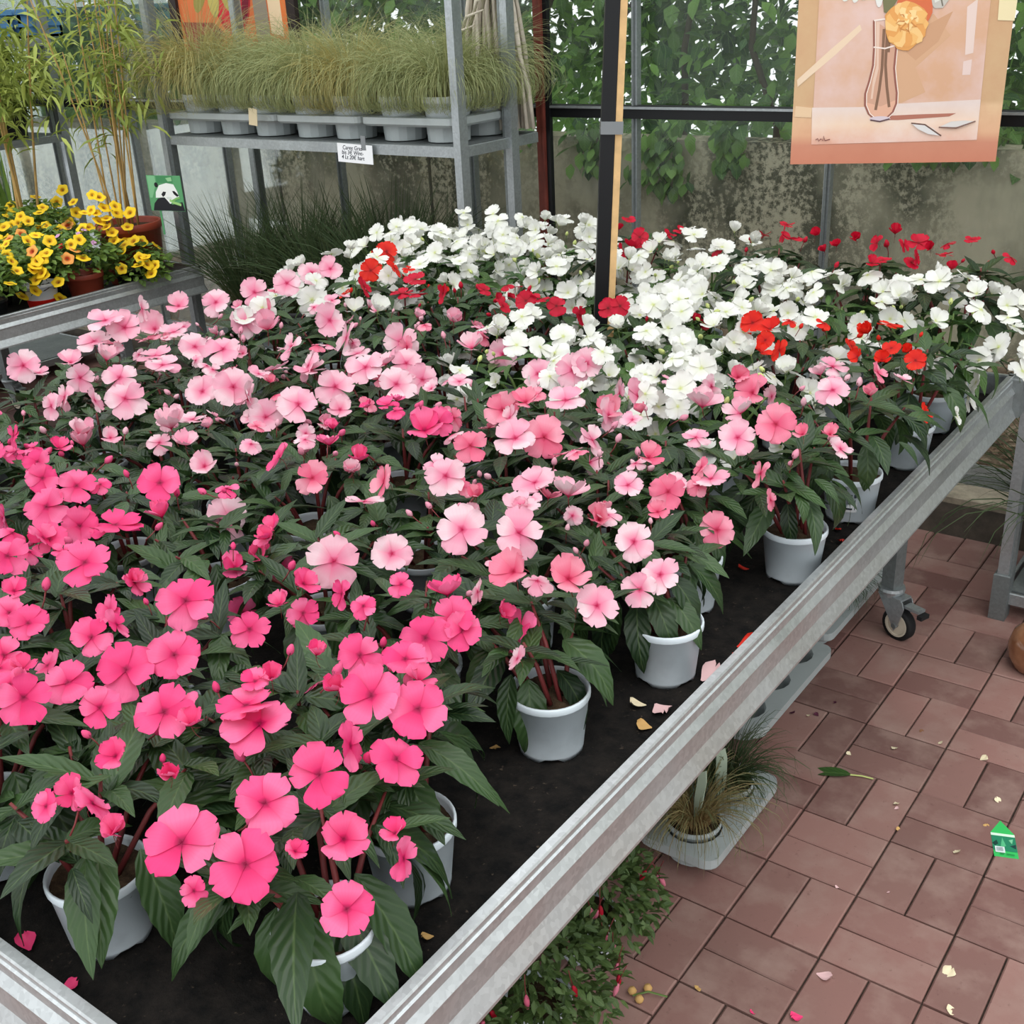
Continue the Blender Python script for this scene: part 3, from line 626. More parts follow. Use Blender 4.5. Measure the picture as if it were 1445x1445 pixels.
# a pink plant carries one tone: whichever it shows most
for p in plants:
    if p.kind in 'LH' and p.fl:
        n = {k: sum(1 for q in p.fl if q[0] == k) for k in 'HLK'}
        hot = n['H'] > (n['L'] + n['K']); p.kind = 'H' if hot else 'L'
ORD = ['first', 'second', 'third', 'fourth', 'fifth', 'sixth', 'seventh', 'eighth', 'ninth', 'tenth']
LR = random.Random(31)
TOCAM = lambda P: (EYEP - P).normalized()
for n, p in enumerate(plants):
    kind = p.kind; colour = KINDS[kind][1]; lm = KINDS[kind][2]
    base = Vector((p.x, p.y, TOP))
    pl = thing('potted_impatiens', '%s impatiens in grey pot, %s row from front rim, %s pot from aisle rim' % (colour, ORD[p.i], ORD[p.j]), 'plant', base, 0, '%s impatiens on the middle bench' % colour)
    p.root = pl
    po = put('pot', POT, pl, (0, 0, 0), (LR.uniform(-.02, .02), LR.uniform(-.02, .02), LR.uniform(0, 6.28)))
    put('soil', LR.choice(SOIL), pl, (0, 0, 0), (0, 0, LR.uniform(0, 6)))
    ctr = p.c - base
    sm = MB(); tips = []
    nst = 6
    for k in range(nst):
        a = 2 * PI * k / nst + LR.uniform(-.4, .4); rr = p.r.x * (.62 if k else .15)
        tip = ctr + Vector((rr * math.cos(a), rr * math.sin(a), p.r.z * (.35 if k else .6)))
        st = Vector((.022 * math.cos(a), .022 * math.sin(a), POT_H - .016)); mid = st.lerp(tip, .5) + Vector((0, 0, .015))
        sm.add(tube([st, mid, tip], [.0042, .0038, .002], 5)); tips.append((tip, a))
    sm.build('stem', 'stem_green' if kind == 'W' else 'stem_red', pl, smooth=True)
    # leaves: whorls at the stem tips, a drooping skirt, a few inside
    L = LEAVES[lm]; big = 1.12 if p.i <= 1 else 1.0
    def leaf(pos, yaw, tilt, s_, roll=0.0, var=None):
        R_ = Matrix.Rotation(yaw, 3, 'Z') @ Matrix.Rotation(tilt, 3, 'X') @ Matrix.Rotation(roll, 3, 'Y')
        tw_ = base + Vector(pos) + R_ @ Vector((0, s_ * .85, -.35 * s_))
        if (tw_.x > -.02 or tw_.y < BF + .02) and tw_.z < .80: return
        o = put('leaf', L[LR.randrange(5) if var is None else var], pl, pos); o.rotation_euler = R_.to_euler(); o.scale = (s_ * LR.uniform(.9, 1.15), s_, s_)
    for tip, a in tips:
        m_ = 6
        for q in range(m_):
            yaw = a - PI / 2 + 2 * PI * q / m_ + LR.uniform(-.35, .35)
            leaf(tip - Vector((0, 0, .012)) + Vector((LR.uniform(-.01, .01), LR.uniform(-.01, .01), LR.uniform(-.02, .01))), yaw, LR.uniform(-.15, .75 if kind != 'W' else .45), LR.uniform(.075, .105) * big * (.85 if kind == 'W' else 1), LR.uniform(-.3, .3), LR.choice((0, 1, 3)))
    edge = p.j == 0 or p.i == 0
    ns_ = 24 if p.i == 0 else (17 if edge else 11)
    for q in range(ns_):
        a = 2 * PI * q / ns_ + LR.uniform(-.25, .25); rr = p.r.x * LR.uniform(.45, .62)
        leaf(ctr + Vector((rr * math.cos(a), rr * math.sin(a), LR.uniform(-.03, .03))), a - PI / 2, LR.uniform(-.75, -.05), LR.uniform(.095, .13) * big * (1.12 if p.i == 0 else 1), LR.uniform(-.35, .35), LR.choice((1, 2, 4, 0)))
    for q in range(14):
        a = LR.uniform(0, 6.28); u_ = LR.uniform(.15, .8); P = ctr + Vector((p.r.x * u_ * math.cos(a), p.r.y * u_ * math.sin(a), p.r.z * (.55 - .5 * u_) + LR.uniform(-.01, .02)))
        leaf(P, a - PI / 2 + LR.uniform(-.9, .9), LR.uniform(-.3, .45), LR.uniform(.06, .09) * (.8 if kind == 'W' else 1), LR.uniform(-.3, .3), LR.choice((0, 1, 2, 3)))
    # flowers seen in the photograph
    for k, pos, dm, form in p.fl:
        rel = pos - base; out = Vector(((pos.x - p.c.x) / p.r.x, (pos.y - p.c.y) / p.r.y, (pos.z - p.c.z) / p.r.z * .8)); out.normalize()
        j_ = Vector((FR.uniform(-1, 1), FR.uniform(-1, 1), FR.uniform(-1, 1)))
        tcm = TOCAM(pos)
        if form == 'f': nrm, fm = tcm * .72 + Vector((0, 0, .30)) + out * .15 + j_ * .22, 'open'
        elif form == 'e': nrm, fm = Vector((0, 0, 1)) + tcm * .05 + j_ * .22, FR.choice(('open', 'open', 'cup'))
        elif form == 's': 
            sd = tcm.cross(Vector((0, 0, 1))).normalized() * FR.choice((-1, 1)); nrm, fm = sd * .8 + tcm * .35 + Vector((0, 0, .35)) + j_ * .2, 'open'
        else: nrm, fm = Vector((0, 0, .8)) + tcm * .5 + j_ * .3, 'cup'
        add_flower(pl, k, rel, nrm, dm * (1.0 if fm == 'open' else 1.15), fm)
    # the white mass and a few unseen ones at the back of each dome
    if kind == 'W':
        got = [q[1] for q in p.fl]
        for q in range(320):
            if len(got) >= (42 if p.j < 3 else 31): break
            a = LR.uniform(0, 2 * PI); ph = math.acos(LR.uniform(-.12, 1)); P = p.c + Vector((p.r.x * math.sin(ph) * math.cos(a), p.r.y * math.sin(ph) * math.sin(a), p.r.z * math.cos(ph))) * 1.0
            if any((P - g_).length < .038 for g_ in got): continue
            got.append(P); out = (P - p.c).normalized(); tcm = TOCAM(P)
            fm = LR.choice(('open', 'open', 'cup', 'cup', 'back'))
            nrm = Vector((0, 0, .45)) + tcm * .4 + out * .35 + Vector((LR.uniform(-1, 1), LR.uniform(-1, 1), LR.uniform(-.4, .6))) * .55
            add_flower(pl, 'W', P - base + out * .026, nrm, LR.uniform(.060, .080), fm)
    else:
        extra = 3 if kind in 'OC' else ((1 if len(p.fl) > 5 else 3) + (1 if p.i >= 4 and p.j >= 1 else 0))
        if p.px[0] < -60 or p.px[0] > 1500 or p.px[1] > 1500: extra = 4
        for q in range(extra):
            a = LR.uniform(0, 2 * PI); ph = LR.uniform(.1, 1.1); out = Vector((math.sin(ph) * math.cos(a), math.sin(ph) * math.sin(a), math.cos(ph)))
            P = p.c + Vector((p.r.x * out.x, p.r.y * out.y, p.r.z * out.z)) * .97
            add_flower(pl, kind if kind != 'L' else LR.choice('LLK'), P - base, out + Vector((0, 0, .4)) + TOCAM(P) * .3, LR.uniform(.042, .056) if kind in 'LH' else .045, LR.choice(('open', 'cup', 'back')))
    for q in range(4):
        tip, a = LR.choice(tips); s_ = LR.uniform(.012, .022)
        b = put('bud', BUDS[kind], pl, tip + Vector((LR.uniform(-.03, .03), LR.uniform(-.03, .03), LR.uniform(.01, .05)))); b.rotation_euler = (LR.uniform(-.9, .9), LR.uniform(-.9, .9), LR.uniform(0, 6)); b.scale = (s_,) * 3
# price label printed on one pot beside the aisle rim
p = next(q for q in plants if (q.i, q.j) == (6, 0)); 
def pot_label():
    mb = MB(); r0 = POT_R * .905; 
    tcm = TOCAM(Vector((p.x, p.y, TOP + .05))); a0 = math.atan2(tcm.y, tcm.x)
    def patch(u0, u1, z0, z1, mat, off=.0012):
        v = []
        for uu in (u0, (u0 + u1) / 2, u1):
            for z in (z0, z1):
                rr = POT_R * (.80 + (.955 - .80) * z / POT_H) + off; v.append((rr * math.cos(a0 + uu / rr), rr * math.sin(a0 + uu / rr), z))
        mb.add((v, [(0, 2, 3, 1), (2, 4, 5, 3)]), mat)
    patch(-.012, .014, .030, .076, 'paper', .0006)
    patch(-.008, .004, .066, .072, 'ink'); patch(.007, .012, .064, .072, 'ink'); patch(-.009, .005, .040, .036, 'ink')
    for k in range(7): patch(-.007 + k * .0018, -.0061 + k * .0018, .048, .060, 'ink')
    patch(.009, .0105, .036, .060, 'ink')
    return mb.build('printed_label', parent=p.root)
pot_label()

# ================================================================== POLE ON THE BENCH
pb = Vector((-.925, 1.80, TOP)); ptop = at_y(869, 0, 1.80); dr = (ptop - pb); dr.normalize()
pole = thing('pole', 'leaning black pole with a raw wood batten taped alongside, rising from the flowers', 'pole', pb)
px_ = Vector((1, 0, 0)); side = (RT - dr * RT.dot(dr)).normalized(); fr_ = dr.cross(side)
Mq = Matrix((side, fr_, dr)).transposed().to_4x4()
MB().add(xf(box((-.008, 0, .85), (.034, .034, 1.72), 0, .003), Mq)).build('post', 'black_metal', pole)
MB().add(xf(box((.0185, -.004, .85), (.017, .022, 1.70), 0, .002), Mq)).build('batten', 'pale_wood', pole)
MB().add(xf(box((.001, -.002, .735), (.055, .042, .03)), Mq)).build('tape', 'tape_clear', pole)

# ================================================================== TROLLEYS
def trolley(label, x0, x1, y0, y1, h, shelves, rear=None):
    t = thing('plant_trolley', label, 'trolley', ((x0 + x1) / 2, (y0 + y1) / 2, 0)); cx, cy = (x0 + x1) / 2, (y0 + y1) / 2
    for x in (x0, x1):
        for y in (y0, y1 if not rear or x == x0 else rear):
            sx_, sy_ = (1 if x == x0 else -1), (1 if y == y0 else -1)
            MB().add(box((x - cx, y - cy, h / 2 + .03), (.030, .044, h), 0, .002), 'galvanised').add(box((x - cx + sx_ * .019, y - cy + sy_ * .008, h / 2 + .03), (.009, .03, h)), 'old_zinc').build('post', parent=t)
            MB().add(box((x - cx, y - cy, .075), (.046, .056, .15), 0, .003), 'old_zinc').build('foot', parent=t)
    for z in shelves:
        s_ = MB().add(box((0, 0, z), (x1 - x0 - .03, y1 - y0 - .03, .006)), 'old_zinc')
        for yy in (y0, y1): s_.add(box((0, yy - cy, z - .016), (x1 - x0 - .02, .012, .036), 0, .002), 'galvanised')
        for xx in (x0, x1): s_.add(box((xx - cx, 0, z - .016), (.012, y1 - y0 - .02, .036), 0, .002), 'galvanised')
        s_.build('shelf', parent=t)
    return t
T1X0, T1X1, T1Y0, T1Y1 = -3.43, -1.87, 2.44, 2.93
trolley('galvanised trolley of feathery grass pots standing before the glass behind the white flowers', T1X0, T1X1, T1Y0, T1Y1 - .03, 1.95, (.10, .42, 1.275), rear=2.735)
trolley('galvanised trolley standing past the aisle corner of the middle bench, dark grass on it', .035, 1.35, 2.46, 2.88, 1.95, (.085, .52))
trolley('galvanised trolley of bamboo against the hedge beyond the yellow flower bench', -5.95, -4.80, 1.3, 2.86, 1.95, (.1, 1.20, 1.655))

# carrier trays with round cells
def tray_geo(nx, ny, pitch, r, z, depth, mb, mat):
    k = 16; ox, oy = -nx * pitch / 2, -ny * pitch / 2
    for i in range(nx):
        for j in range(ny):
            cx, cy = ox + (i + .5) * pitch, oy + (j + .5) * pitch; v = []; f = []
            for q in range(k):
                a = 2 * PI * q / k; c_, s_ = math.cos(a), math.sin(a); m = max(abs(c_), abs(s_))
                v += [(cx + pitch / 2 * c_ / m, cy + pitch / 2 * s_ / m, z), (cx + r * c_, cy + r * s_, z), (cx + r * .92 * c_, cy + r * .92 * s_, z - depth)]
            for q in range(k):
                n_ = (q + 1) % k; f += [(3 * q, 3 * n_, 3 * n_ + 1, 3 * q + 1), (3 * q + 1, 3 * n_ + 1, 3 * n_ + 2, 3 * q + 2)]
            f.append(tuple(3 * q + 2 for q in range(k))); mb.add((v, f), mat)
    X, Y, c = nx * pitch / 2 + .012, ny * pitch / 2 + .012, .03
    pts = []
    for sx_, sy_, a0 in ((1, -1, -90), (1, 1, 0), (-1, 1, 90), (-1, -1, 180)):
        for q in range(5):
            a = math.radians(a0 + q * 22.5); pts.append((sx_ * (X - c) + c * math.cos(a), sy_ * (Y - c) + c * math.sin(a)))
    n = len(pts); v, f = [], []
    for (x, y) in pts:
        ix, iy = max(-nx * pitch / 2, min(nx * pitch / 2, x)), max(-ny * pitch / 2, min(ny * pitch / 2, y))
        v += [(ix, iy, z), (x, y, z), (x * 1.002, y * 1.002, z - .022), (x * .97, y * .96, z - .03)]
    for q in range(n):
        m = (q + 1) % n
        for w in range(3): f.append((4 * q + w, 4 * q + w + 1, 4 * m + w + 1, 4 * m + w))
    mb.add((v, f), mat)
    return mb
# grass tufts
def tuft(n, h, spread, width, seed, droop=1.0, r0=.035, segs=6, upright=.5):
    rr = random.Random(seed); mb = MB()
    for _ in range(n):
        a = rr.uniform(0, 2 * PI); q = r0 * math.sqrt(rr.random()); L = h * rr.uniform(.65, 1.15); lean = rr.uniform(.05, 1) ** upright
        d = Vector((math.cos(a + rr.uniform(-.5, .5)), math.sin(a + rr.uniform(-.5, .5)), 0)); path = []; p = Vector((q * math.cos(a), q * math.sin(a), 0)); ang = PI / 2 - lean * .55; dj = droop * rr.uniform(.65, 1.35); st = L / segs
        sidew = Vector((-d.y, d.x, 0)) * rr.uniform(-.25, .25)
        for k in range(segs + 1):
            path.append(p.copy()); p = p + (d * math.cos(ang) + Vector((0, 0, math.sin(ang))) + sidew * (k / segs)) * st; ang -= dj * lean * spread * (.25 + .55 * k / segs)
        mb.add(ribbon(path, [width * w for w in ((.8, 1, 1, .9, .8, .55, .15) if segs == 6 else (.8, 1, 1, 1, .9, .75, .5, .15))], Vector((rr.uniform(-1, 1), rr.uniform(-1, 1), .6)).normalized()))
    return mb
def wallside(mb, lim):
    """blades that would reach the glass bend back before it"""
    mb.v = [(x, y if y < lim * .5 else lim * .5 + lim * .5 * math.tanh((y - lim * .5) / (lim * .5)), z) for x, y, z in mb.v]; return mb
MIST = [tuft(1700, .34, 2.0, .0017, s, 1.0, .05, 7, .62).mesh('grass', m) for s, m in ((1, 'blade_mist'), (2, 'blade_mist'), (3, 'blade_gold'))]
MISTW = wallside(tuft(1700, .33, 1.9, .0017, 5, 1.0, .05, 7, .62), .25).mesh('grass', 'blade_mist')
GP = pot_geo(MB(), .088, .15, 'pot_far', .022, True, .78).mesh('pot', smooth=True); GS = MB().add(soil_geo(.082, .135, 4)).mesh('soil', 'potting_soil', True)
def grass_pot(label, cat_loc, mesh, group=None, rz=0.0, s_=1.0, pot=True):
    t = thing('potted_grass', label, 'plant', cat_loc, rz, group)
    if pot: put('pot', GP, t); put('soil', GS, t)
    tag(put('grass', mesh, t, (0, 0, .13), None, s_), kind='stuff'); return t
SH = 1.278
TR = random.Random(8)
trx = [(-3.13, 3), (-2.52, 2.6), (-2.10, 2)]
tray_m = tray_geo(3, 2, .205, .082, .088, .084, MB(), 'tray_grey').mesh('tray'); tray_s = tray_geo(2, 2, .205, .082, .088, .084, MB(), 'tray_grey').mesh('tray')
def level_tray(m, label, x, y, z, g_='grey carrier trays on the grass trolley', rz=0):
    o = put('carrier_tray', m, None, (x, y, z), (0, 0, rz)); tag(o, label, 'tray', g_); return o
TY = 2.665
level_tray(tray_m, 'grey carrier tray at the end of the grass trolley nearest the bamboo', -3.105, TY, SH)
level_tray(tray_s, 'grey carrier tray in the middle of the grass trolley above the handwritten card', -2.565, TY, SH)
level_tray(tray_s, 'grey carrier tray at the end of the grass trolley beside the rusty column', -2.12, TY, SH)
cells = []
for tx, n_ in ((-3.105, 3), (-2.565, 2), (-2.12, 2)):
    for i in range(n_):
        for j in range(2): cells.append((tx - n_ * .205 / 2 + (i + .5) * .205, TY - .205 + (j + .5) * .205, j))
LONG = wallside(tuft(1500, .52, 1.6, .0018, 25, 1.0, .05, 7, .6), .36).mesh('grass', 'blade_gold')
cells.sort(key=lambda c: (c[2], c[0]))
for q, (x, y, j) in enumerate(cells):
    k = q % 7; m = LONG if (j == 0 and k == 0) else MIST[2] if (j == 0 and k in (0, 4)) else MIST[k % 2]
    grass_pot('feathery grass in a grey pot on the trolley trays, %s from the bamboo end, %s row' % (ORD[k], 'front' if j == 0 else 'rear'), (x, y, SH + .005), m if j == 0 else MISTW, 'feathery grasses on the trolley', TR.uniform(0, 6.28) if (j == 0 and k) else 0, TR.uniform(.92, 1.08))
# dark grass under the trolley shelf
DARK = [wallside(tuft(420, .52, .62, .0042, s, .8, .07, 6, .8), .38).mesh('grass', 'blade_dark', False) for s in (11, 12)]
DARKW = wallside(tuft(420, .52, .62, .0042, 13, .8, .07, 6, .8), .21).mesh('grass', 'blade_dark', False)
BP = pot_geo(MB(), .095, .14, 'black_plastic', .02, False, .8).mesh('pot', smooth=True); BS = MB().add(soil_geo(.088, .125, 6)).mesh('soil', 'potting_soil', True)
for k, (x, y) in enumerate(((-3.2, 2.56), (-2.93, 2.60), (-2.66, 2.55), (-2.39, 2.60), (-2.12, 2.56), (-3.06, 2.77), (-2.79, 2.78), (-2.52, 2.78), (-2.25, 2.78))):
    t = thing('potted_sedge', 'dark spiky grass under the trolley shelf, %s from the bamboo end, %s row' % (ORD[k if k < 5 else k - 5], 'front' if k < 5 else 'rear'), 'plant', (x, y, .426), 0, 'dark grasses on the lower trolley shelf')
    put('pot', BP, t); put('soil', BS, t); tag(put('grass', DARK[k % 2] if k < 5 else DARKW, t, (0, 0, .12), None, TR.uniform(.85, 1.05)), kind='stuff')
# handwritten price card hanging under the shelf edge
def text_mesh(body, size, mat, shear=.18, name='lettering'):
    cu = bpy.data.curves.new(name, 'FONT'); cu.body = body; cu.size = size; cu.shear = shear; cu.align_x = 'CENTER'; cu.space_line = .82; cu.offset = size * .006
    o = bpy.data.objects.new(name, cu); COL.objects.link(o); dg = bpy.context.evaluated_depsgraph_get(); me = bpy.data.meshes.new_from_object(o.evaluated_get(dg)); bpy.data.objects.remove(o)
    me.materials.clear(); me.materials.append(MATS[mat]); return me
a_, b_ = at_y(475, 203, 2.415), at_y(524, 203, 2.415)
card = thing('price_card', 'white handwritten price card hanging from the shelf edge of the grass trolley', 'sign', ((a_.x + b_.x) / 2, 2.418, a_.z), 0)
cwid = b_.x - a_.x
MB().add(box((0, 0, -.032), (cwid, .002, .066))).build('card', 'paper', card, rot=(0, .03, 0))
put('lettering', text_mesh('Carex Gras\nbis 3€ Wint-\n4 Lt 20€ hart', .0205, 'ink'), card, (-.012, -.0018, -.019), (PI / 2, .03, 0))
MB().add(box((.045, .0, .006), (.022, .003, .05))).build('tape', 'tape_clear', card)
# small pale plant tag hanging from a pot
a_ = at_y(357, 165, 2.40)
tg = MB().add(box((0, 0, 0), (.042, .0015, .062))).build('plant_tag', 'paper', None, a_, (0, .12, .1)); MATS['tag_tan'] = flat('tag_tan', (206, 190, 156)); tg.data.materials[0] = MATS['tag_tan']; tag(tg, 'small blank tan tag hanging on the front of the grass trays', 'tag')
MB().add(tube([(.0, 0, .03), (.0, .03, .045), (0, .06, .05)], .0012, 4)).build('string', 'tag_tan', tg)

# bleached root bundle standing on the trolley
rb = thing('root_bundle', 'bleached bundle of dry roots standing behind the grasses near the rusty column', 'driftwood', (-1.99, 2.815, SH))
RB = random.Random(41)
for k in range(64):
    a = 2 * PI * k / 64 * 2.9; lay = .25 + .75 * RB.random(); x0_ = .21 * lay * math.cos(a); y0_ = .085 * lay * math.sin(a); pts = []
    for j in range(7):
        t = j / 6; w = 1.05 - .95 * t ** 1.25 + .05 * math.sin(4 * t + k)
        pts.append((x0_ * w + RB.uniform(-.008, .008), y0_ * w + RB.uniform(-.006, .006), .02 + .80 * t))
    MB().add(tube(pts, [RB.uniform(.006, .011) * (1 - .3 * j / 6) for j in range(7)], 6)).build('root', 'bleached_wood', rb, smooth=True)
for k in range(5):
    MB().add(tube([(-.14 + .05 * k, -.075, .30 + .04 * k), (-.09 + .05 * k, -.10, .35 + .05 * k), (-.02 + .05 * k, -.09, .37 + .05 * k)], [.007, .006, .003], 5)).build('root', 'bleached_wood', rb, smooth=True)

# ================================================================== PAINTINGS (flat prints, built as flat layers)
class Print:
    def __init__(s, fx): s.fx = fx; s.mb = MB(); s.k = 0
    def poly(s, pts, rgb, mat=None):
        s.k += 1; nm = mat or 'print_%02x%02x%02x' % rgb
        if nm not in MATS: flat(nm, rgb, .55, spec=.25)
        v = [Vector((*s.fx(p), -.00006 * s.k)) for p in pts]; v = [(q.x, q.z, q.y) for q in v]
        s.mb.add((v, [tuple(range(len(v)))]), nm)
    def line(s, pts, w, rgb):
        s.k += 1; nm = 'print_%02x%02x%02x' % rgb
        if nm not in MATS: flat(nm, rgb, .55, spec=.25)
        P = [s.fx(p) for p in pts]; W_ = w if hasattr(w, '__len__') else [w] * len(P); v, f = [], []
        for i, p in enumerate(P):
            a, b = P[max(0, i - 1)], P[min(len(P) - 1, i + 1)]; t = Vector((b[0] - a[0], b[1] - a[1])).normalized(); n = Vector((-t.y, t.x)) * W_[i] / 2
            v += [(p[0] - n.x, -.00006 * s.k, p[1] - n.y), (p[0] + n.x, -.00006 * s.k, p[1] + n.y)]
        for i in range(len(P) - 1): f.append((2 * i, 2 * i + 1, 2 * i + 3, 2 * i + 2))
        s.mb.add((v, f), nm)
def ell(cx, cy, rx, ry, n=24, rot=0.0, j=0.0, seed=1):
    r = random.Random(seed); o = []
    for i in range(n):
        a = 2 * PI * i / n; k = 1 + r.uniform(-j, j); x, y = rx * math.cos(a) * k, ry * math.sin(a) * k
        o.append((cx + x * math.cos(rot) - y * math.sin(rot), cy + x * math.sin(rot) + y * math.cos(rot)))
    return o
PL = at_y(1115, 232, 2.62); dR = ray(1405, 228); PRt = EYEP + dR * ((PL.z - EYEP.z) / dR.z); wv = PRt - PL; PW = Vector((wv.x, wv.y)).length; pang = math.atan2(wv.y, wv.x)
pic = thing('painting', 'unframed peach painting of a glass vase with flowers, hung before the glass', 'painting', PL, pang)
def grad(name, stops, axis='Z', lo=0, hi=1, noise=0.0, other=(255, 255, 255), ns=5.0):
    g = NG(name); t = g.n('TexCoord'); s_ = g.n('SeparateXYZ'); g.t.links.new(t.outputs['Object'], s_.inputs[0])
    f = g.rng(s_.outputs[axis], lo, hi); r = g.n('ValToRGB'); g.t.links.new(f, r.inputs[0]); e = r.color_ramp.elements
    while len(e) < len(stops): e.new(.5)
    for q, (p, c) in zip(e, stops): q.position = p; q.color = lin(c)
    col = r.outputs[0]
    if noise: col = g.mix(g.math('MULTIPLY', g.rng(g.noise(ns, 5, .65, stretch=(1, 1, 1.0)), .42, .68), noise), col, lin(other))
    MATS[name] = g.done(g.pbr(col, .5, 0, .3))
PH = PW * 1.32
grad('mat_board', [(0, (204, 132, 106)), (.07, (206, 140, 114)), (.11, (224, 176, 140)), (.20, (226, 190, 150)), (.22, (208, 172, 132)), (1, (206, 170, 128))], 'Z', 0, PH, .25, (188, 112, 88), 7)
grad('print_wall', [(0, (232, 196, 172)), (.25, (214, 168, 136)), (.5, (216, 172, 142)), (.8, (226, 186, 164)), (1, (230, 196, 178))], 'Z', 0, PH, .85, (228, 202, 200), 3.2)
grad('print_table', [(0, (226, 172, 150)), (.5, (236, 204, 178)), (1, (226, 206, 198))], 'Z', PW * .10, PW * .28, .5, (240, 226, 220), 6)
MB().add(box((PW / 2, .006, PH / 2), (PW, .01, PH)), 'mat_board').build('board', parent=pic)
def pf(p):
    x, y = p; xl = 60 + (975 - y) * .041; xr = 1270 + (960 - y) * .104
    return ((x - xl) / (xr - xl) * PW, (968 - y) / 1210 * PW)
P_ = Print(pf)
P_.poly([(188, 850), (1160, 840), (1240, -160), (230, -160)], None, 'print_wall')
P_.poly([(190, 632), (500, 636), (700, 622), (1178, 610), (1160, 840), (188, 850)], None, 'print_table')
P_.poly([(95, 470), (300, 300), (470, 170), (480, 200), (330, 330), (100, 510)], (232, 206, 178)); P_.poly([(90, 620), (190, 634), (186, 690), (84, 684)], (228, 196, 160))
P_.poly([(500, 600), (640, 200), (900, 130), (1000, 250), (800, 420), (860, 560), (720, 618)], (212, 168, 134)); P_.poly([(740, 330), (880, 180), (1010, 120), (930, 280), (800, 380)], (204, 158, 124))
P_.poly([(1090, 100), (1150, 60), (1130, 350), (1084, 360)], (229, 206, 196)); P_.poly([(1075, 395), (1124, 385), (1116, 470), (1070, 470)], (228, 204, 196))
P_.poly([(640, 690), (800, 686), (1040, 684), (1000, 702), (700, 716), (640, 714)], (178, 116, 98))
vase_l = [(552, 150), (556, 300), (552, 400), (530, 490), (508, 560), (508, 625), (530, 675), (560, 700)]; vase_r = [(640, 700), (672, 670), (692, 620), (694, 560), (684, 490), (676, 420), (686, 300), (690, 240)]
P_.poly(vase_l + vase_r, (208, 162, 138)); P_.poly([(516, 610), (600, 635), (688, 600), (680, 655), (640, 696), (560, 698), (526, 668)], (226, 176, 150)); P_.poly([(566, 160), (586, 160), (584, 420), (560, 520), (552, 590), (540, 590), (552, 480), (572, 400)], (226, 194, 174))
for st in ([(612, 200), (604, 420), (590, 540), (570, 655)], [(632, 200), (624, 400), (634, 520), (650, 640)], [(646, 230), (640, 330)]): P_.line(st, .0075, (132, 100, 80))
for ln in (vase_l, vase_r[::-1]): P_.line(ln, .006, (150, 96, 84)); P_.line([(x + 8, y) for x, y in ln], .0025, (242, 224, 212))
P_.line([(552, 298), (620, 308), (686, 292)], .004, (240, 222, 210)); P_.line([(552, 152), (620, 146), (690, 160)], .004, (240, 226, 216))
P_.poly(ell(596, 706, 62, 15), (214, 198, 204)); P_.line([(540, 712), (596, 722), (654, 708)], .004, (96, 72, 76))
for cx, cy, r_, l_ in ((395, 20, .6, 80), (450, 20, .35, 90), (505, 10, .45, 90), (580, 30, 0, 120), (660, 0, -.5, 110), (690, 10, -.3, 80)):
    P_.poly(ell(cx, cy - 20, 24, l_ * .6, 14, r_), (228, 226, 220)); P_.line([(cx, cy - 60), (cx - 12 * r_, cy + 10)], .003, (180, 176, 170))
P_.poly([(840, -40), (1010, -60), (1000, 40), (950, 100), (905, 100), (860, 50)], (196, 190, 180)); P_.poly([(880, -30), (960, -30), (930, 60), (905, 70)], (224, 220, 212)); P_.line([(860, 20), (930, 10), (950, 90)], .004, (120, 112, 100))
P_.poly([(600, 30), (640, -20), (690, 40), (640, 120), (610, 110)], (120, 118, 84))
P_.poly(ell(790, 90, 105, 115, 22, 0, .05, 3), (214, 112, 74)); P_.poly(ell(740, 190, 130, 125, 26, 0, .10, 4), (222, 158, 90))
fr2 = random.Random(6)
for k in range(16):
    a = 2 * PI * k / 16; P_.poly(ell(740 + 82 * math.cos(a), 180 + 84 * math.sin(a), 44, 36, 9, a, .22, k), ((238, 184, 112), (228, 162, 92), (242, 198, 132))[k % 3])
for k in range(9):
    a = 2 * PI * k / 9; P_.poly(ell(748 + 36 * math.cos(a), 150 + 38 * math.sin(a), 30, 24, 8, a, .25, 40 + k), ((246, 210, 148), (234, 172, 100))[k % 2])
for k in range(7):
    a = 2 * PI * k / 7 + .3; P_.line([(748 + 16 * math.cos(a), 160 + 16 * math.sin(a)), (748 + 50 * math.cos(a + .25), 165 + 46 * math.sin(a + .25)), (745 + 66 * math.cos(a + .1), 172 + 60 * math.sin(a + .1))], [.004, .003, .001], (206, 138, 76))
for k in range(6):
    a = 2 * PI * k / 6; P_.poly(ell(752 + 14 * math.cos(a), 150 + 15 * math.sin(a), 15, 12, 7, a, .3, 70 + k), ((250, 220, 160), (240, 184, 110))[k % 2])
P_.poly([(780, 735), (850, 740), (910, 770), (955, 812), (880, 800), (820, 770)], (222, 218, 216)); P_.line([(780, 735), (860, 745), (955, 812)], .004, (110, 84, 76))
P_.poly([(940, 762), (1010, 730), (1090, 726), (1150, 732), (1090, 758), (1000, 765)], (220, 214, 210)); P_.line([(940, 762), (1040, 768), (1150, 732)], .004, (130, 100, 90))
P_.line([(214, 822), (226, 814), (232, 830), (246, 816), (258, 828), (262, 800), (270, 828), (300, 820)], .003, (120, 70, 66))
P_.mb.build('print', parent=pic, loc=(0, 0, 0))
v_ = [pf((1270, 70)), pf((1372, 72)), pf((1358, 185)), pf((1264, 178))]
MB().add(prism([(x, z) for x, z in v_], 'y', -.0006, .0)).build('tape', flat('masking_tape', (236, 220, 176)).name, pic)
for s_ in (.15, .85): MB().add(tube([(PW * s_, .006, PH), (PW * s_, .004, 2.66 - PL.z)], .0015, 4)).build('cord', 'ink', pic)

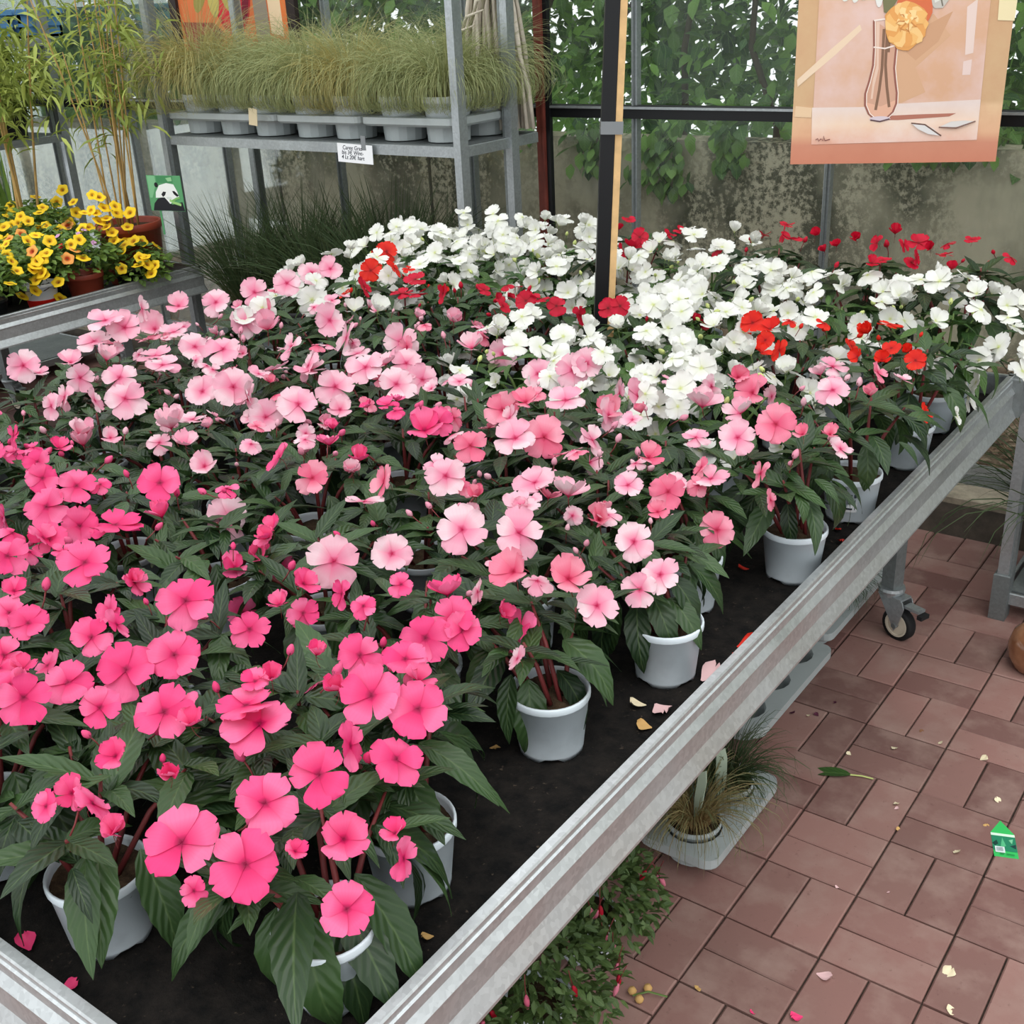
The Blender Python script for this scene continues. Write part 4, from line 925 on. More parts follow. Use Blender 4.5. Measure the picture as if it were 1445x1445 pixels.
# pomegranate painting leaning by the glass behind the grasses
A0, A1 = at_y(247, 60, 2.985), at_y(418, 52, 2.985); W3 = A1.x - A0.x; z3 = A0.z - .12
pom = thing('painting', 'dark-framed orange painting of a red fruit with leaves above the grass pots', 'painting', (A0.x, 3.0, z3), 0)
H3 = W3 * 1.15
MB().add(box((W3 / 2, .01, H3 / 2), (W3, .014, H3)), flat('frame_dark', (44, 34, 32)).name).build('frame', parent=pom)
MB().add(box((.018, -.004, H3 / 2), (.05, .02, H3)), 'frame_dark').build('frame_side', parent=pom)
MB().add(box((W3 - .018, -.004, H3 / 2), (.05, .02, H3)), 'frame_dark').build('frame_side', parent=pom)
def qf(p): x, y = p; return ((x - 240) / (1180 - 240) * W3, (420 - y) / 940 * W3)
Q_ = Print(qf)
Q_.poly([(270, 420), (1160, 420), (1150, -440), (270, -440)], (214, 116, 68)); Q_.poly([(300, 180), (560, 190), (640, 250), (560, 345), (330, 335)], (140, 62, 54)); Q_.poly([(400, 260), (600, 220), (600, 300), (440, 330)], (88, 40, 44)); Q_.poly([(300, 335), (1160, 300), (1160, 420), (300, 420)], (204, 128, 92))
Q_.poly(ell(715, 20, 150, 235, 28), (176, 34, 48)); Q_.poly(ell(690, 60, 105, 150, 24), (206, 48, 58)); Q_.poly([(780, -160), (840, -60), (855, 60), (820, 170), (770, 215), (800, 60)], (120, 22, 44)); Q_.poly(ell(742, 105, 14, 16, 10), (240, 196, 196))
for cx, cy, a, l_, c_ in ((380, 20, 1.1, 75, (92, 84, 44)), (480, 40, .5, 110, (150, 138, 70)), (575, 60, 0, 105, (190, 174, 96)), (670, 20, -.2, 120, (178, 164, 88)), (430, -60, .8, 110, (120, 112, 58))): Q_.poly(ell(cx, cy, 45, l_, 14, a), c_); 
Q_.poly([(875, 420), (980, 420), (960, -440), (870, -440)], (150, 140, 124)); Q_.poly([(985, 250), (1090, 270), (1060, -440), (970, -440)], (236, 208, 172)); Q_.poly([(1075, 290), (1160, 290), (1135, -440), (1060, -440)], (226, 122, 66))
Q_.mb.build('print', parent=pom, loc=(0, .0028, 0))

# ================================================================== YELLOW FLOWERS ON THE SECOND BENCH
g = NG('petal_yellow'); r = g.attr('rad'); c = g.mix(g.rng(r, .25, .5), lin((196, 128, 20)), lin((250, 212, 44))); c = g.mix(g.math('MULTIPLY', g.rand(), .35), c, lin((240, 190, 30))); c = g.mix(g.rng(r, .02, .18), lin((96, 50, 20)), c); MATS['petal_yellow'] = g.done(g.leafy(c, .6, .25, .25))
g = NG('petal_apricot'); r = g.attr('rad'); c = g.mix(g.rng(r, .25, .6), lin((190, 70, 30)), lin((246, 168, 84))); MATS['petal_apricot'] = g.done(g.leafy(c, .6, .25, .25))
flat('petal_mauve', (190, 140, 176), .6); flat('petal_red', (196, 30, 34), .6)
def trumpet(mat):
    mb = MB(); n = 20; v, rad = [], []
    for q, (rr, z) in enumerate(((.10, -.35), (.22, -.08), (.55, .04), (.85, .06), (1.0, .02))):
        for i in range(n):
            a = 2 * PI * i / n; w = 1 + (.10 * math.cos(5 * a) if q > 2 else 0); v.append((rr * w * math.cos(a), rr * w * math.sin(a), z + .05 * math.sin(5 * a + 1) * (q > 2))); rad.append((0.02, .2, .55, .85, 1)[q])
    f = [(q * n + i, q * n + (i + 1) % n, (q + 1) * n + (i + 1) % n, (q + 1) * n + i) for q in range(4) for i in range(n)] + [tuple(range(n))[::-1]]
    mb.add((v, f), mat, rad); mb.add(tube([(0, 0, -.3), (0, 0, -1.0), (.1, 0, -1.5)], [.12, .08, .05], 5), 'stem_green')
    return mb.mesh('flower', smooth=True)
TRUMP = {k: trumpet(k) for k in ('petal_yellow', 'petal_apricot', 'petal_red', 'petal_mauve')}
def mound(n, rx, rz, leaf, seed, wid=.34, mat='leaf_small', zoff=0.0):
    rr = random.Random(seed); mb = MB()
    for _ in range(n):
        a = rr.uniform(0, 2 * PI); u = rr.uniform(-.35, 1); k = rr.uniform(.55, 1.02); s_ = math.sqrt(1 - u * u)
        P = Vector((rx * k * s_ * math.cos(a), rx * k * s_ * math.sin(a), rz * k * u + zoff))
        R_ = Matrix.Rotation(a - PI / 2 + rr.uniform(-1, 1), 3, 'Z') @ Matrix.Rotation(rr.uniform(-.7, .9), 3, 'X') @ Matrix.Rotation(rr.uniform(-.6, .6), 3, 'Y')
        mb.add(xf(simple_leaf(wid, .6), Matrix.Translation(P) @ (R_ * leaf * rr.uniform(.7, 1.2)).to_4x4()))
    return mb.mesh('foliage', mat, True)
MOUND = [mound(520, .155, .11, .034, s) for s in (1, 2)]
TP = pot_geo(MB(), .075, .115, 'terracotta', .02).mesh('pot', smooth=True); KP = pot_geo(MB(), .07, .10, 'black_plastic', .012).mesh('pot', smooth=True)
pp = pot_geo(MB(), .065, .11, 'paper', .012, False)
pp.add(lathe([(.0545, .012), (.0598, .05)], 24), 'petal_orange', rad=[.5] * 48); PPOT = pp.mesh('pot', smooth=True)
S5 = MB().add(soil_geo(.066, .095, 9)).mesh('soil', 'potting_soil', True)
YSEEN = [(12, 305), (55, 300), (80, 285), (88, 268), (103, 285), (130, 275), (120, 300), (65, 318), (40, 340), (95, 318), (115, 322), (85, 325), (158, 328), (125, 320), (150, 308), (180, 320), (188, 340), (140, 312), (183, 300), (12, 338), (45, 355), (46, 380), (50, 375), (65, 357), (106, 353), (117, 364), (24, 382), (50, 395), (14, 400), (32, 418), (50, 410), (85, 420), (82, 398), (195, 374), (208, 373), (218, 374), (200, 340), (175, 345), (213, 386), (58, 385), (30, 330), (150, 320), (100, 345), (10, 360), (5, 320), (140, 278), (147, 293), (163, 291), (95, 365), (60, 365), (40, 312), (15, 318), (128, 297), (108, 300), (70, 340), (112, 338), (52, 368), (62, 388), (15, 290), (22, 298), (135, 300), (165, 300), (172, 355), (205, 362), (160, 340)]
beds = [(-3.42, 1.50, 'black', 'y'), (-3.45, 1.74, 'printed', 'y'), (-3.42, 1.92, 'terra', 'm'), (-3.40, 2.13, 'black', 'y'), (-3.70, 1.45, 'black', 'y'), (-3.72, 1.70, 'black', 'y'), (-3.72, 1.93, 'black', 'y'), (-3.98, 1.55, 'black', 'y'), (-3.98, 1.82, 'black', 'y'), (-3.95, 2.10, 'terra', 'y'), (-4.25, 1.70, 'black', 'y'), (-4.25, 2.0, 'black', 'y'), (-3.42, 1.24, 'black', 'y'), (-4.22, 2.24, 'black', 'y')]
potname = {'black': 'black pot', 'printed': 'white and orange printed pot', 'terra': 'terracotta pot'}
mounds = []
YR = random.Random(12)
for k, (x, y, pk, fk) in enumerate(beds):
    where = ('edge row' if x > -3.5 else ('second row' if x > -3.8 else ('third row' if x > -4.1 else 'fourth row')))
    row = [b for b in beds if abs(b[0] - x) < .1]; row.sort(key=lambda b: -b[1]); idx = row.index((x, y, pk, fk))
    low_ = (x, y) == (-3.40, 2.13)
    t = thing('potted_calibrachoa', '%s calibrachoa in %s, %s, %s from the trolley' % ('yellow' if fk == 'y' else 'mauve-flecked dark green', potname[pk], where, ORD[idx]), 'plant', (x, y, TOP), 0, 'calibrachoas on the second bench')
    put('pot', {'black': KP, 'printed': PPOT, 'terra': TP}[pk], t); put('soil', S5, t, (0, 0, 0))
    mz = .155 + YR.uniform(-.01, .03) + (.03 if x < -3.9 else 0) - (.065 if low_ else 0)
    tag(put('foliage', MOUND[k % 2], t, (0, 0, mz), (0, 0, k * 1.7)), kind='stuff')
    p = Plant(); p.c = Vector((x, y, TOP + mz)); p.r = Vector((.15, .15, .115)); p.root = t; p.kind = fk; mounds.append(p)
for q, (x, y) in enumerate(YSEEN):
    d = ray(x, y); best = None
    for p in mounds:
        t = hit(p, d)
        if t and (best is None or t < best[0]): best = (t, p)
    if not best:
        p = min(mounds, key=lambda p: (p.c - EYEP).cross(d).length)
        if (p.c - EYEP).cross(d).length > .25: continue
        best = ((p.c - EYEP).dot(d), p)
    t, p = best; pos = EYEP + d * (t - .012); mat = 'petal_yellow'
    if (x, y) in ((12, 338), (45, 355), (106, 353), (30, 330), (95, 318), (95, 365)): mat = 'petal_apricot'
    o = put('flower', TRUMP[mat], p.root, pos - p.root.location); nrm = TOCAM(pos) * .6 + Vector((YR.uniform(-.5, .5), YR.uniform(-.5, .5), .55)); o.rotation_euler = frame_from(nrm, None, YR.uniform(0, 6)).to_euler(); o.scale = (YR.uniform(.021, .028),) * 3
for p in mounds:
    if p.kind == 'y':
        for q in range(7):
            a = YR.uniform(0, 6.28); ph = YR.uniform(.1, 1.3); n_ = Vector((math.sin(ph) * math.cos(a), math.sin(ph) * math.sin(a), math.cos(ph)))
            o = put('flower', TRUMP['petal_yellow'], p.root, p.c + Vector((n_.x * .155, n_.y * .155, n_.z * .12)) - p.root.location); o.rotation_euler = frame_from(n_ + TOCAM(p.c) * .3, None, YR.uniform(0, 6)).to_euler(); o.scale = (.023,) * 3
    else:
        for q in range(14):
            a = YR.uniform(0, 6.28); ph = YR.uniform(.1, 1.2); n_ = Vector((math.sin(ph) * math.cos(a), math.sin(ph) * math.sin(a), math.cos(ph)))
            o = put('flower', TRUMP['petal_mauve' if q < 11 else 'petal_red'], p.root, p.c + Vector((n_.x * .155, n_.y * .155, n_.z * .12)) - p.root.location); o.rotation_euler = frame_from(n_, None, 0).to_euler(); o.scale = (.011,) * 3

# ================================================================== BAMBOO
def bamboo_leaves(seed, paths, n, L):
    rr = random.Random(seed); mb = MB()
    for _ in range(n):
        p = rr.choice(paths); t = rr.uniform(.25, 1); k = t * (len(p) - 1); i = min(int(k), len(p) - 2); P = p[i].lerp(p[i + 1], k - i) + Vector((rr.gauss(0, .075), rr.gauss(0, .075), rr.gauss(0, .05)))
        a = rr.uniform(0, 6.28); R_ = Matrix.Rotation(a, 3, 'Z') @ Matrix.Rotation(rr.uniform(-.9, .45), 3, 'X') @ Matrix.Rotation(rr.uniform(-.5, .5), 3, 'Y')
        mb.add(xf(simple_leaf(.075, 1.0), Matrix.Translation(P) @ (R_ * L * rr.uniform(.7, 1.25)).to_4x4()))
    return mb
def bamboo(name, label, loc, h, ncane, nleaf, pot, seed, spread=.10, group=None, L=.105, low=.0, thick=.006, lean=(0, 0)):
    t = thing(name, label, 'plant', loc, 0, group); rr = random.Random(seed); r, ph_, pm = pot
    put('pot', pot_geo(MB(), r, ph_, pm, .03, True, .82).mesh('pot', smooth=True), t); put('soil', MB().add(soil_geo(r * .93, ph_ - .02, seed)).mesh('soil', 'potting_soil', True), t)
    paths = []
    for k in range(ncane):
        a = rr.uniform(0, 6.28); q = r * .6 * math.sqrt(rr.random()); hh = h * rr.uniform(.6, 1.05); dx, dy = rr.gauss(0, spread) + lean[0], rr.gauss(0, spread) + lean[1]; P = []
        for j in range(7):
            s_ = j / 6; P.append(Vector((q * math.cos(a) + dx * s_ + .3 * dx * s_ * s_, q * math.sin(a) + dy * s_ + .3 * dy * s_ * s_, ph_ - .03 + hh * s_)))
        paths.append(P); MB().add(tube(P, [thick * (1 - .6 * j / 6) for j in range(7)], 6)).build('cane', 'cane', t, smooth=True)
    if low: paths = [p[max(0, int(low * 6)):] for p in paths]
    tag(bamboo_leaves(seed, paths, nleaf, L).build('foliage', 'leaf_bamboo', t, smooth=True), kind='stuff')
    return t
bp = Vector((-3.535, 2.25, TOP))
bamboo('potted_bamboo', 'tall bamboo in a big terracotta pot beside the panda picture tag', bp, 1.15, 13, 520, (.135, .25, 'terracotta'), 5, .07, None, .095, .45, .0045, (-.04, .02))
# panda picture tag stuck in that pot
a_, b_ = at_y(214, 297, 2.20), at_y(244, 250, 2.20); tw, th_ = b_.x - a_.x, b_.z - a_.z
pt = thing('picture_tag', 'green picture tag showing a panda eating bamboo, stuck in the terracotta pot', 'tag', (a_.x, 2.20, a_.z), math.radians(12))
MB().add(box((tw / 2, .0015, th_ / 2), (tw, .002, th_))).build('card', flat('tag_green', (84, 150, 100)).name, pt)
MB().add(box((tw * .25, .004, -.03), (.008, .003, .13))).build('stake', 'tag_green', pt)
def tf(p): return ((p[0] - 290) / (1010 - 290) * tw, (1160 - p[1]) / (1160 - 180) * th_)
D_ = Print(tf)
D_.poly([(310, 200), (480, 190), (480, 420), (360, 800), (310, 800)], (120, 178, 132)); D_.poly([(500, 190), (840, 190), (840, 370), (500, 390)], (64, 132, 84)); D_.poly([(700, 250), (820, 220), (830, 330), (740, 340)], (140, 190, 140))
D_.poly(ell(480, 440, 40, 70, 12), (26, 26, 30)); D_.poly([(340, 1150), (380, 960), (470, 820), (600, 770), (760, 980), (980, 900), (1010, 1150)], (30, 32, 38))
D_.poly([(430, 800), (450, 640), (540, 450), (700, 385), (850, 420), (910, 620), (930, 760), (840, 860), (720, 960), (620, 780)], (226, 230, 226)); D_.poly([(560, 700), (610, 620), (670, 630), (640, 720), (590, 770)], (34, 34, 38)); D_.poly([(800, 600), (850, 600), (930, 720), (890, 760), (830, 690)], (22, 22, 26)); D_.poly(ell(715, 800, 60, 40, 12), (206, 214, 208))
D_.line([(720, 850), (800, 920), (950, 980)], .010, (150, 196, 120)); D_.line([(770, 880), (880, 800), (940, 780)], .008, (120, 176, 96))
D_.mb.build('print', parent=pt)
# bamboos on the trolley at the hedge, and a dry clump on the bench
BB_ = [(-4.93, 1.94), (-4.93, 2.16), (-4.91, 2.38), (-4.91, 2.62)]
for k, (x, y) in enumerate(BB_):
    bamboo('potted_bamboo', 'pale green bamboo on the trolley by the hedge, %s from the glass' % ORD[3 - k], (x, y, 1.207), (.32, .40, .30, .26)[k], 7, (900, 700, 900, 700)[k], (.11, .14, 'black_plastic'), 60 + k, .13, 'bamboos on the far trolley', .105, 0, .0035)
bamboo('potted_bamboo', 'slender bamboo with bare orange canes rising from behind the yellow flowers', (-4.12, 2.16, TOP), 1.15, 5, 420, (.10, .14, 'black_plastic'), 91, .05, None, .10, .5, .007)
for k, (x, y) in enumerate(((-4.35, 2.22), (-4.5, 1.95))):
    t = thing('potted_iris', 'stiff sword-leaved plant, %s' % ('behind the yellow flowers towards the glass' if k == 0 else 'at the rear edge of the yellow flower bench'), 'plant', (x, y, TOP)); put('pot', KP, t); put('soil', S5, t)
    mb = MB(); rr = random.Random(k)
    for q in range(16):
        a = rr.uniform(0, 6.28); l_ = rr.uniform(.28, .48); dx, dy = .12 * math.cos(a) * rr.random(), .12 * math.sin(a) * rr.random()
        mb.add(ribbon([(dx * .2, dy * .2, .09), (dx * .6, dy * .6, .09 + l_ * .6), (dx * 1.2, dy * 1.2, .09 + l_)], [.022, .02, .003], Vector((rr.uniform(-1, 1), rr.uniform(-1, 1), 0)).normalized()))
    mb.build('leaf', 'leaf_small', t)
# blue crates and dark boxes on the frame at the far end, behind the bamboo
def crate(label, x, y, z, w, d, h, mat='blue_plastic', name='plastic_crate', cat='crate', group=None):
    t = thing(name, label, cat, (x, y, z), 0, group)
    MB().add(box((0, 0, .006), (w, d, .012))).build('base', mat, t)
    for sx_, sy_ in ((1, 0), (-1, 0), (0, 1), (0, -1)):
        m_ = MB().add(box((sx_ * (w / 2 - .006), sy_ * (d / 2 - .006), h / 2), (.012 if sx_ else w, .012 if sy_ else d, h)))
        m_.add(box((sx_ * (w / 2 + .004), sy_ * (d / 2 + .004), h - .012), (.02 if sx_ else w + .02, .02 if sy_ else d + .02, .024))).add(box((sx_ * (w / 2 + .002), sy_ * (d / 2 + .002), h * .45), (.012 if sx_ else w + .008, .012 if sy_ else d + .008, .016))); m_.build('side_panel', mat, t)
    return t
crate('blue plastic crate on the top shelf of the bamboo trolley, away from the glass', -5.05, 2.53, 1.659, .40, .38, .13, group='blue crates on the far trolley')
crate('blue plastic crate on the top shelf of the bamboo trolley, next to the glass', -5.05, 2.885, 1.659, .40, .23, .13, group='blue crates on the far trolley')
crate('tall black plastic crate behind the bamboos, away from the glass', -5.42, 2.25, 1.204, .40, .55, .42, 'black_plastic', group='black crates on the far trolley')
crate('tall black plastic crate behind the bamboos, next to the glass', -5.42, 2.72, 1.204, .40, .36, .42, 'black_plastic', group='black crates on the far trolley')

# ================================================================== TROLLEY PAST THE CORNER
tray_x = tray_geo(2, 2, .17, .07, .07, .066, MB(), 'tray_grey').mesh('tray')
level_tray(tray_x, 'grey carrier tray low on the trolley past the bench corner', .26, 2.68, .089, None)
level_tray(tray_x, 'grey carrier tray on the upper shelf of the trolley past the bench corner', .28, 2.68, .524, None)
SED = wallside(tuft(200, .56, 1.0, .004, 33, .8, .05, 6, .6), .24).mesh('grass', 'blade_dark', False)
for k, (x, y) in enumerate(((.17, 2.60), (.34, 2.77))):
    t = thing('potted_sedge', 'long dark green grass in a black pot low on the corner trolley, %s' % ('nearer the aisle' if k == 0 else 'nearer the glass'), 'plant', (x, y, .095), 0); put('pot', KP, t); put('soil', S5, t); tag(put('grass', SED, t, (0, 0, .09)), kind='stuff')
t = thing('potted_grass', 'grass in a pale blue-grey pot on the corner trolley shelf', 'plant', (.19, 2.60, .53)); put('pot', POT, t); put('soil', SOIL[0], t); tag(put('grass', tuft(160, .3, 1.2, .003, 34, 1, .03).mesh('grass', 'blade_dark'), t, (0, 0, .09)), kind='stuff')
bl = at_z(1462, 945, 0)
t = thing('glazed_jar', 'round brown glazed jar on the paving below the corner trolley', 'jar', (bl.x, bl.y, 0))
g = NG('brown_glaze'); f = g.noise(8, 4); c = g.mix(g.rng(f, .35, .7), lin((120, 76, 52)), lin((178, 130, 96))); MATS['brown_glaze'] = g.done(g.pbr(c, .12, 0, .6))
MB().add(lathe([(0, .0), (.04, .0), (.062, .012), (.078, .045), (.08, .075), (.07, .11), (.045, .135), (.032, .142)], 32)).build('body', 'brown_glaze', t, smooth=True)
MB().add(lathe([(.032, .141), (.036, .148), (.034, .154), (.026, .154), (.026, .142)], 24)).build('neck', 'brown_glaze', t, smooth=True)

# ================================================================== UNDER THE BENCH
tray_u = tray_geo(2, 3, .15, .058, .075, .068, MB(), 'tray_grey').mesh('tray')
def under_tray(label, x, y): return level_tray(tray_u, label, x, y, .002, 'grey carrier trays under the bench')
e = at_z(1172, 915, .07); under_tray('empty grey carrier tray on the paving under the bench between grass trays', e.x - .152, e.y - .235)
e2 = at_z(1212, 850, .07); under_tray('grey carrier tray with green grass under the bench near the caster', e2.x - .155, e2.y - .0)
TU = [tuft(420, .20, 1.5, .0018, s, 1.0, .035).mesh('grass', m) for s, m in ((51, 'blade_tan'), (52, 'blade_dark'))]
UP_ = pot_geo(MB(), .06, .09, 'tray_grey', .012).mesh('pot', smooth=True); US = MB().add(soil_geo(.056, .078, 3)).mesh('soil', 'potting_soil', True)
def under_grass(label, x, y, m, s_=1.0, pot=True, z=.006):
    t = thing('potted_grass', label, 'plant', (x, y, z), x * 9); put('pot', UP_, t); put('soil', US, t); tag(put('grass', m, t, (0, 0, .08), None, s_), kind='stuff'); return t
under_grass('small dark green grass in the tray near the bench caster', e2.x - .155 + .075, e2.y - .02, TU[1], .9)
gpos = at_z(985, 1165, .06)
tray_v = tray_geo(1, 2, .16, .062, .075, .068, MB(), 'tray_grey').mesh('tray')
o = put('carrier_tray', tray_v, None, (gpos.x, gpos.y + .06, .002)); tag(o, 'grey carrier tray holding two tan grasses under the bench edge', 'tray')
under_grass('tan and green tufted grass in the two-pot tray, nearer pot', gpos.x, gpos.y - .02, TU[0], 1.0)
under_grass('dark green tufted grass in the two-pot tray, pot towards the caster', gpos.x, gpos.y + .14, TU[1], 1.0)
a_ = at_z(1018, 1085, .17)
for k, (dx, dy, rz_, l_) in enumerate(((0, 0, .4, 'upright pale plant tag with printed foliage in the under-bench grass tray'), (-.005, -.09, -.3, 'narrow grey-green plant tag beside the tan tufted grass under the bench'))):
    o = MB().add(prism([(-.012, .04), (-.012, -.02), (0, -.09), (.012, -.02), (.012, .03), (.006, .055)], 'y', -.001, .001), flat('tag_pale', (176, 190, 168)).name).build('plant_tag', loc=(a_.x + dx, a_.y + dy, .165), rot=(-.2, 0, rz_)); tag(o, l_, 'tag')
# fuchsia at the foot of the bench
fp = at_z(772, 1400, .12)
def fuchsia(label, x, y, seed, group):
    t = thing('potted_fuchsia', label, 'plant', (x, y, .0), 0, group); put('pot', POT, t); put('soil', SOIL[1], t)
    tag(put('foliage', mound(1500, .15, .095, .024, seed, .23, 'leaf_fuchsia'), t, (0, 0, .15)), kind='stuff'); rr = random.Random(seed)
    for q in range(12):
        a = rr.uniform(0, 6.28); n_ = Vector((math.cos(a), math.sin(a), rr.uniform(.0, 1.0))).normalized(); P = Vector((n_.x * .15, n_.y * .15, .15 + n_.z * .095))
        b = put('flower', BUDS['K'] if q % 3 else BUDS['C'], t, P); b.rotation_euler = (PI + rr.uniform(-.4, .4), rr.uniform(-.4, .4), 0); b.scale = (.016, .016, .028)
    return t
fuchsia('low fuchsia with pink hanging buds on the paving below the aisle rim', fp.x - .02, fp.y, 71, None); fuchsia('low fuchsia with pink hanging buds half hidden below the aisle rim, deeper under the bench', fp.x - .13, fp.y - .20, 72, None)
fuchsia('small fuchsia below the aisle rim towards the grass tray', fp.x - .06, fp.y + .22, 73, None)

# ================================================================== FALLEN PETALS, LEAVES AND THE GREEN TAG
FP = random.Random(99)
def fallen(x, y, s_, mat, label, z=0.0, name='fallen_petal', cat='petal', geo=None, group='petals fallen on the paving'):
    P = at_z(x, y, z + .004)
    geo = geo or petal_geo(.55, .15, FP.uniform(.3, .7), .10, FP.uniform(0, 6), 6, 6)
    me = MB().add(geo).mesh(name, mat, True); o = put(name, me, None, (P.x, P.y, z + .003), (FP.uniform(-.1, .1), FP.uniform(-.1, .1), FP.uniform(0, 6.28)), s_)
    tag(o, label, cat, group); return o
flat('dry_petal', (226, 212, 178), .7); flat('pink_dry', (226, 186, 186), .7); flat('purple_dry', (78, 26, 50), .7); flat('brown_dry', (120, 82, 56), .8); flat('tan_dry', (196, 156, 96), .8); flat('red_fresh', (214, 46, 30), .55); flat('pink_fresh', (230, 60, 116), .55)
fl_ = [(1152, 1373, .030, 'pink_dry', 'large pale pink fallen petal on the pavers near the bottom edge'), (1330, 1378, .028, 'dry_petal', 'crumpled cream petal on the pavers below the green tag'), (1383, 1072, .020, 'dry_petal', 'cream petal on the pavers above the green tag'),
       (1258, 1053, .018, 'dry_petal', 'curled cream petal above the fallen green leaf'), (1322, 1048, .014, 'dry_petal', 'small cream petal on the paver joint past the green leaf'), (1201, 1065, .013, 'dry_petal', 'tiny cream petal nearest the stalk of the green leaf'),
       (1263, 1131, .016, 'dry_petal', 'curled cream petal beyond the stalk of the fallen green leaf'), (1413, 1134, .018, 'dry_petal', 'crumbled cream petal just above the green tag'), (1345, 1199, .018, 'dry_petal', 'curled cream petal beside the green tag'),
       (1393, 1169, .014, 'tan_dry', 'tan petal touching the corner of the green tag'), (1353, 1427, .022, 'dry_petal', 'cream petal near the bottom edge beside the crumpled one'), (1271, 1172, .011, 'tan_dry', 'tan petal scrap on the paver joint beside the tag'),
       (1138, 1008, .012, 'dry_petal', 'pale petal among three dark scraps by the bench rim'), (1114, 1005, .016, 'purple_dry', 'dark shrivelled petal nearest the grey tray'), (1155, 1010, .014, 'purple_dry', 'dark shrivelled petal on the aisle side of the pale one'), (1173, 990, .014, 'purple_dry', 'dark shrivelled petal lying apart above the pale one'),
       (1065, 1158, .018, 'purple_dry', 'purple petal beside the tan grass tray'), (1305, 1034, .014, 'brown_dry', 'brown scrap on the pavers past the green leaf'), (1133, 1434, .024, 'pink_fresh', 'bright pink fallen flower at the bottom edge of the paving'), (1068, 1427, .014, 'pink_fresh', 'small pink petal near the bright fallen flower'),
       (1184, 1252, .009, 'pink_dry', 'tiny pink petal scrap in the middle of the paving'), (1251, 1257, .008, 'pink_dry', 'tiny pale petal scrap at mid paving past the pink one'), (990, 1392, .016, 'tan_dry', 'dry tan floret on the paving beside the fuchsia'), (1262, 1141, .010, 'pink_dry', 'pink petal scrap under the curled cream petal')]
for q in fl_: fallen(*q)
# dried stalk with seed heads
st_ = at_z(915, 1410, .0)
t = thing('fallen_sprig', 'dry fallen sprig with brown seed heads on the paving by the fuchsia', 'sprig', (st_.x, st_.y, .006), .6)
MB().add(tube([(-.03, 0, .004), (0, .005, .008), (.035, -.004, .004)], .002, 5)).build('stalk', 'stem_green', t)
for dx, dy in ((-.03, .008), (-.018, -.012), (.0, .014)): put('seed_head', MB().add(lathe([(0, .0), (.007, .003), (.009, .008), (.006, .014), (0, .016)], 8)).mesh('seed_head', 'tan_dry', True), t, (dx, dy, 0))
for q in ((1040, 912, .034, 'red_fresh', 'orange-red fallen petal on the matting between two rim pots'), (1034, 920, .028, 'red_fresh', 'second orange-red petal against the aisle rim'), (1057, 802, .022, 'red_fresh', 'small red petal on the matting between the rim pots'), (990, 960, .040, 'pink_dry', 'wilted pink flower on the matting against the aisle rim'),
          (925, 992, .034, 'pink_dry', 'papery pale pink petal on the matting by a rim pot'), (912, 994, .026, 'dry_petal', 'papery white petal overlapping the pale pink one'), (920, 1026, .024, 'tan_dry', 'curled tan dry flower on the matting near the rim'), (1187, 745, .02, 'red_fresh', 'red petal on the matting beside the labelled pot'), (1190, 760, .022, 'red_fresh', 'red petal against the rim below the labelled pot'),
          (42, 1340, .026, 'pink_fresh', 'bright pink petal on the matting at the front rim corner'), (85, 1397, .022, 'pink_fresh', 'pink petal in the shade of the front pots'), (700, 1050, .018, 'tan_dry', 'tan petal behind a rim pot on the matting'), (612, 1320, .016, 'tan_dry', 'brown husk on the bare matting by the front rim'), (950, 1035, .014, 'dry_petal', 'white scrap on the matting at the rim')):
    fallen(*q, z=TOP, group='petals fallen on the matting')
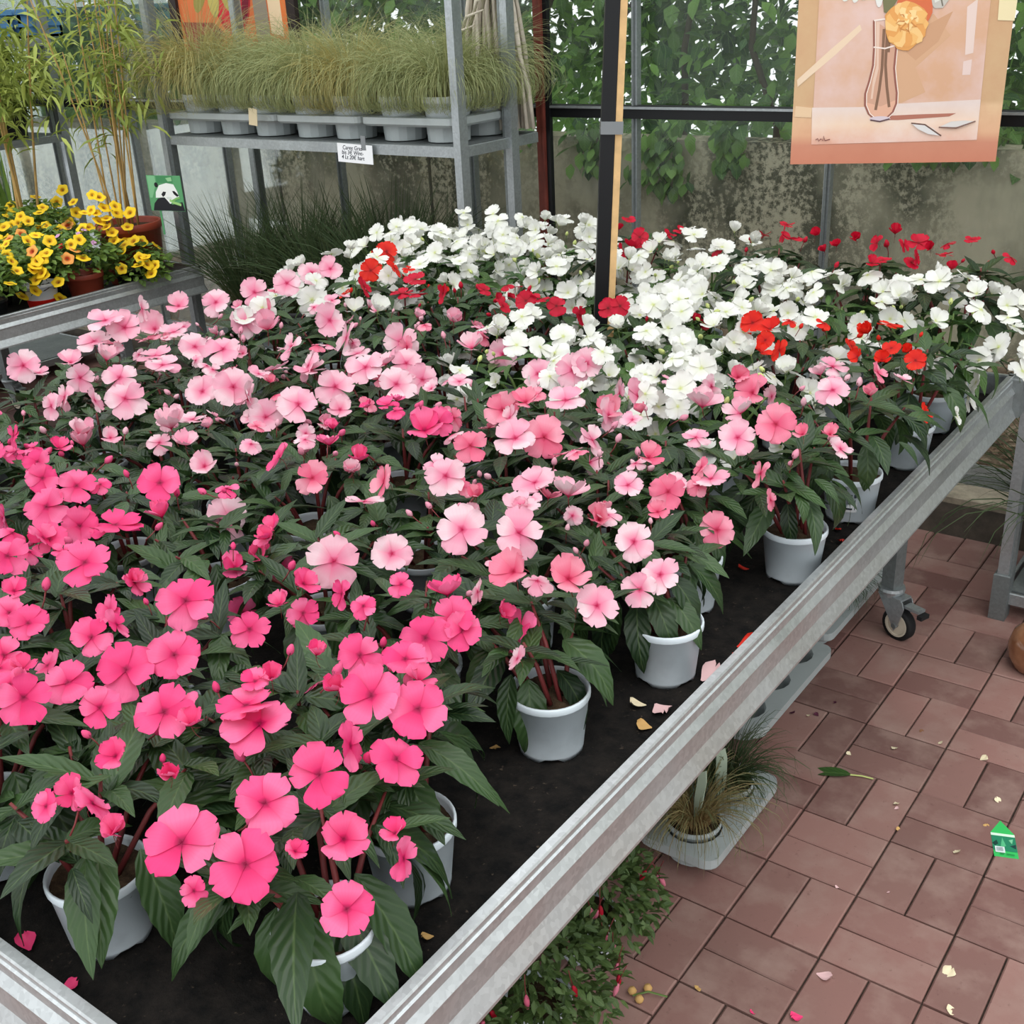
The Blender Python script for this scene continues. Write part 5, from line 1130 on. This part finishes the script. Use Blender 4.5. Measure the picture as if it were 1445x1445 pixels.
# fallen green leaf
P0, P1 = at_z(1128, 1087, 0), at_z(1232, 1101, 0)
t = thing('fallen_leaf', 'long narrow green fallen leaf with a pale stalk on the pavers', 'leaf', (P0.x, P0.y, .004), math.atan2(P1.y - P0.y, P1.x - P0.x) - PI / 2); Ln = (P1 - P0).length
MB().add(xf(leaf_geo(.17, .25, .2, 10), Matrix.Translation((0, Ln * .70, .004)) @ Matrix.Rotation(PI, 4, 'Z') @ Matrix.Scale(Ln * .70, 4))).build('blade', 'leaf_green', t, smooth=True)
MB().add(tube([(0, Ln * .69, .003), (0, Ln * .85, .004), (.004, Ln, .003)], .0018, 5)).build('stalk', 'bud_green', t)
# green plant tag on the paving
Tb, Tt = at_z(1420, 1212, 0), at_z(1411, 1160, 0); hgt = (Tt - Tb).length; wdt = (at_z(1437, 1213, 0) - at_z(1403, 1211, 0)).length
t = thing('plant_tag', 'bright green pointed plant tag lying on the brick paving', 'tag', (Tb.x, Tb.y, .003), math.atan2(Tt.y - Tb.y, Tt.x - Tb.x) - PI / 2)
MB().add(prism([(-wdt / 2, 0), (wdt / 2, 0), (wdt / 2, hgt * .64), (0, hgt), (-wdt / 2, hgt * .64)], 'z', 0, .0012)).build('card', flat('tag_bright', (52, 184, 92)).name, t)
mb = MB(); zz = [0.0013]
def tp(pts, rgb):
    nm = 'print_%02x%02x%02x' % rgb
    if nm not in MATS: flat(nm, rgb, .5)
    zz[0] += .0002; mb.add(([(x * wdt, y * hgt, zz[0]) for x, y in pts], [tuple(range(len(pts)))]), nm)
tp([(-.5, .56), (.5, .56), (.5, .63), (-.5, .63)], (214, 244, 216)); tp([(-.5, .16), (.5, .16), (.5, .56), (-.5, .56)], (34, 128, 92)); tp([(-.5, .34), (-.3, .44), (-.25, .34), (-.4, .28)], (20, 60, 52)); tp([(-.2, .2), (-.05, .52), (.06, .3)], (84, 180, 128)); tp([(.2, .46), (.4, .5), (.32, .36)], (120, 196, 150)); tp([(.22, .3), (.48, .36), (.46, .24)], (22, 64, 60)); tp([(-.42, .10), (-.02, .10), (-.02, .26), (-.42, .26)], (214, 226, 224))
for k in range(8): tp([(-.36 + k * .035, .13), (-.345 + k * .035, .13), (-.345 + k * .035, .23), (-.36 + k * .035, .23)], (110, 116, 130))
tp([(-.25, .055), (-.08, .05), (-.08, .07), (-.25, .075)], (24, 120, 66)); tp([(0, .05), (.34, .04), (.34, .06), (0, .07)], (24, 120, 66))
mb.build('print', parent=t)
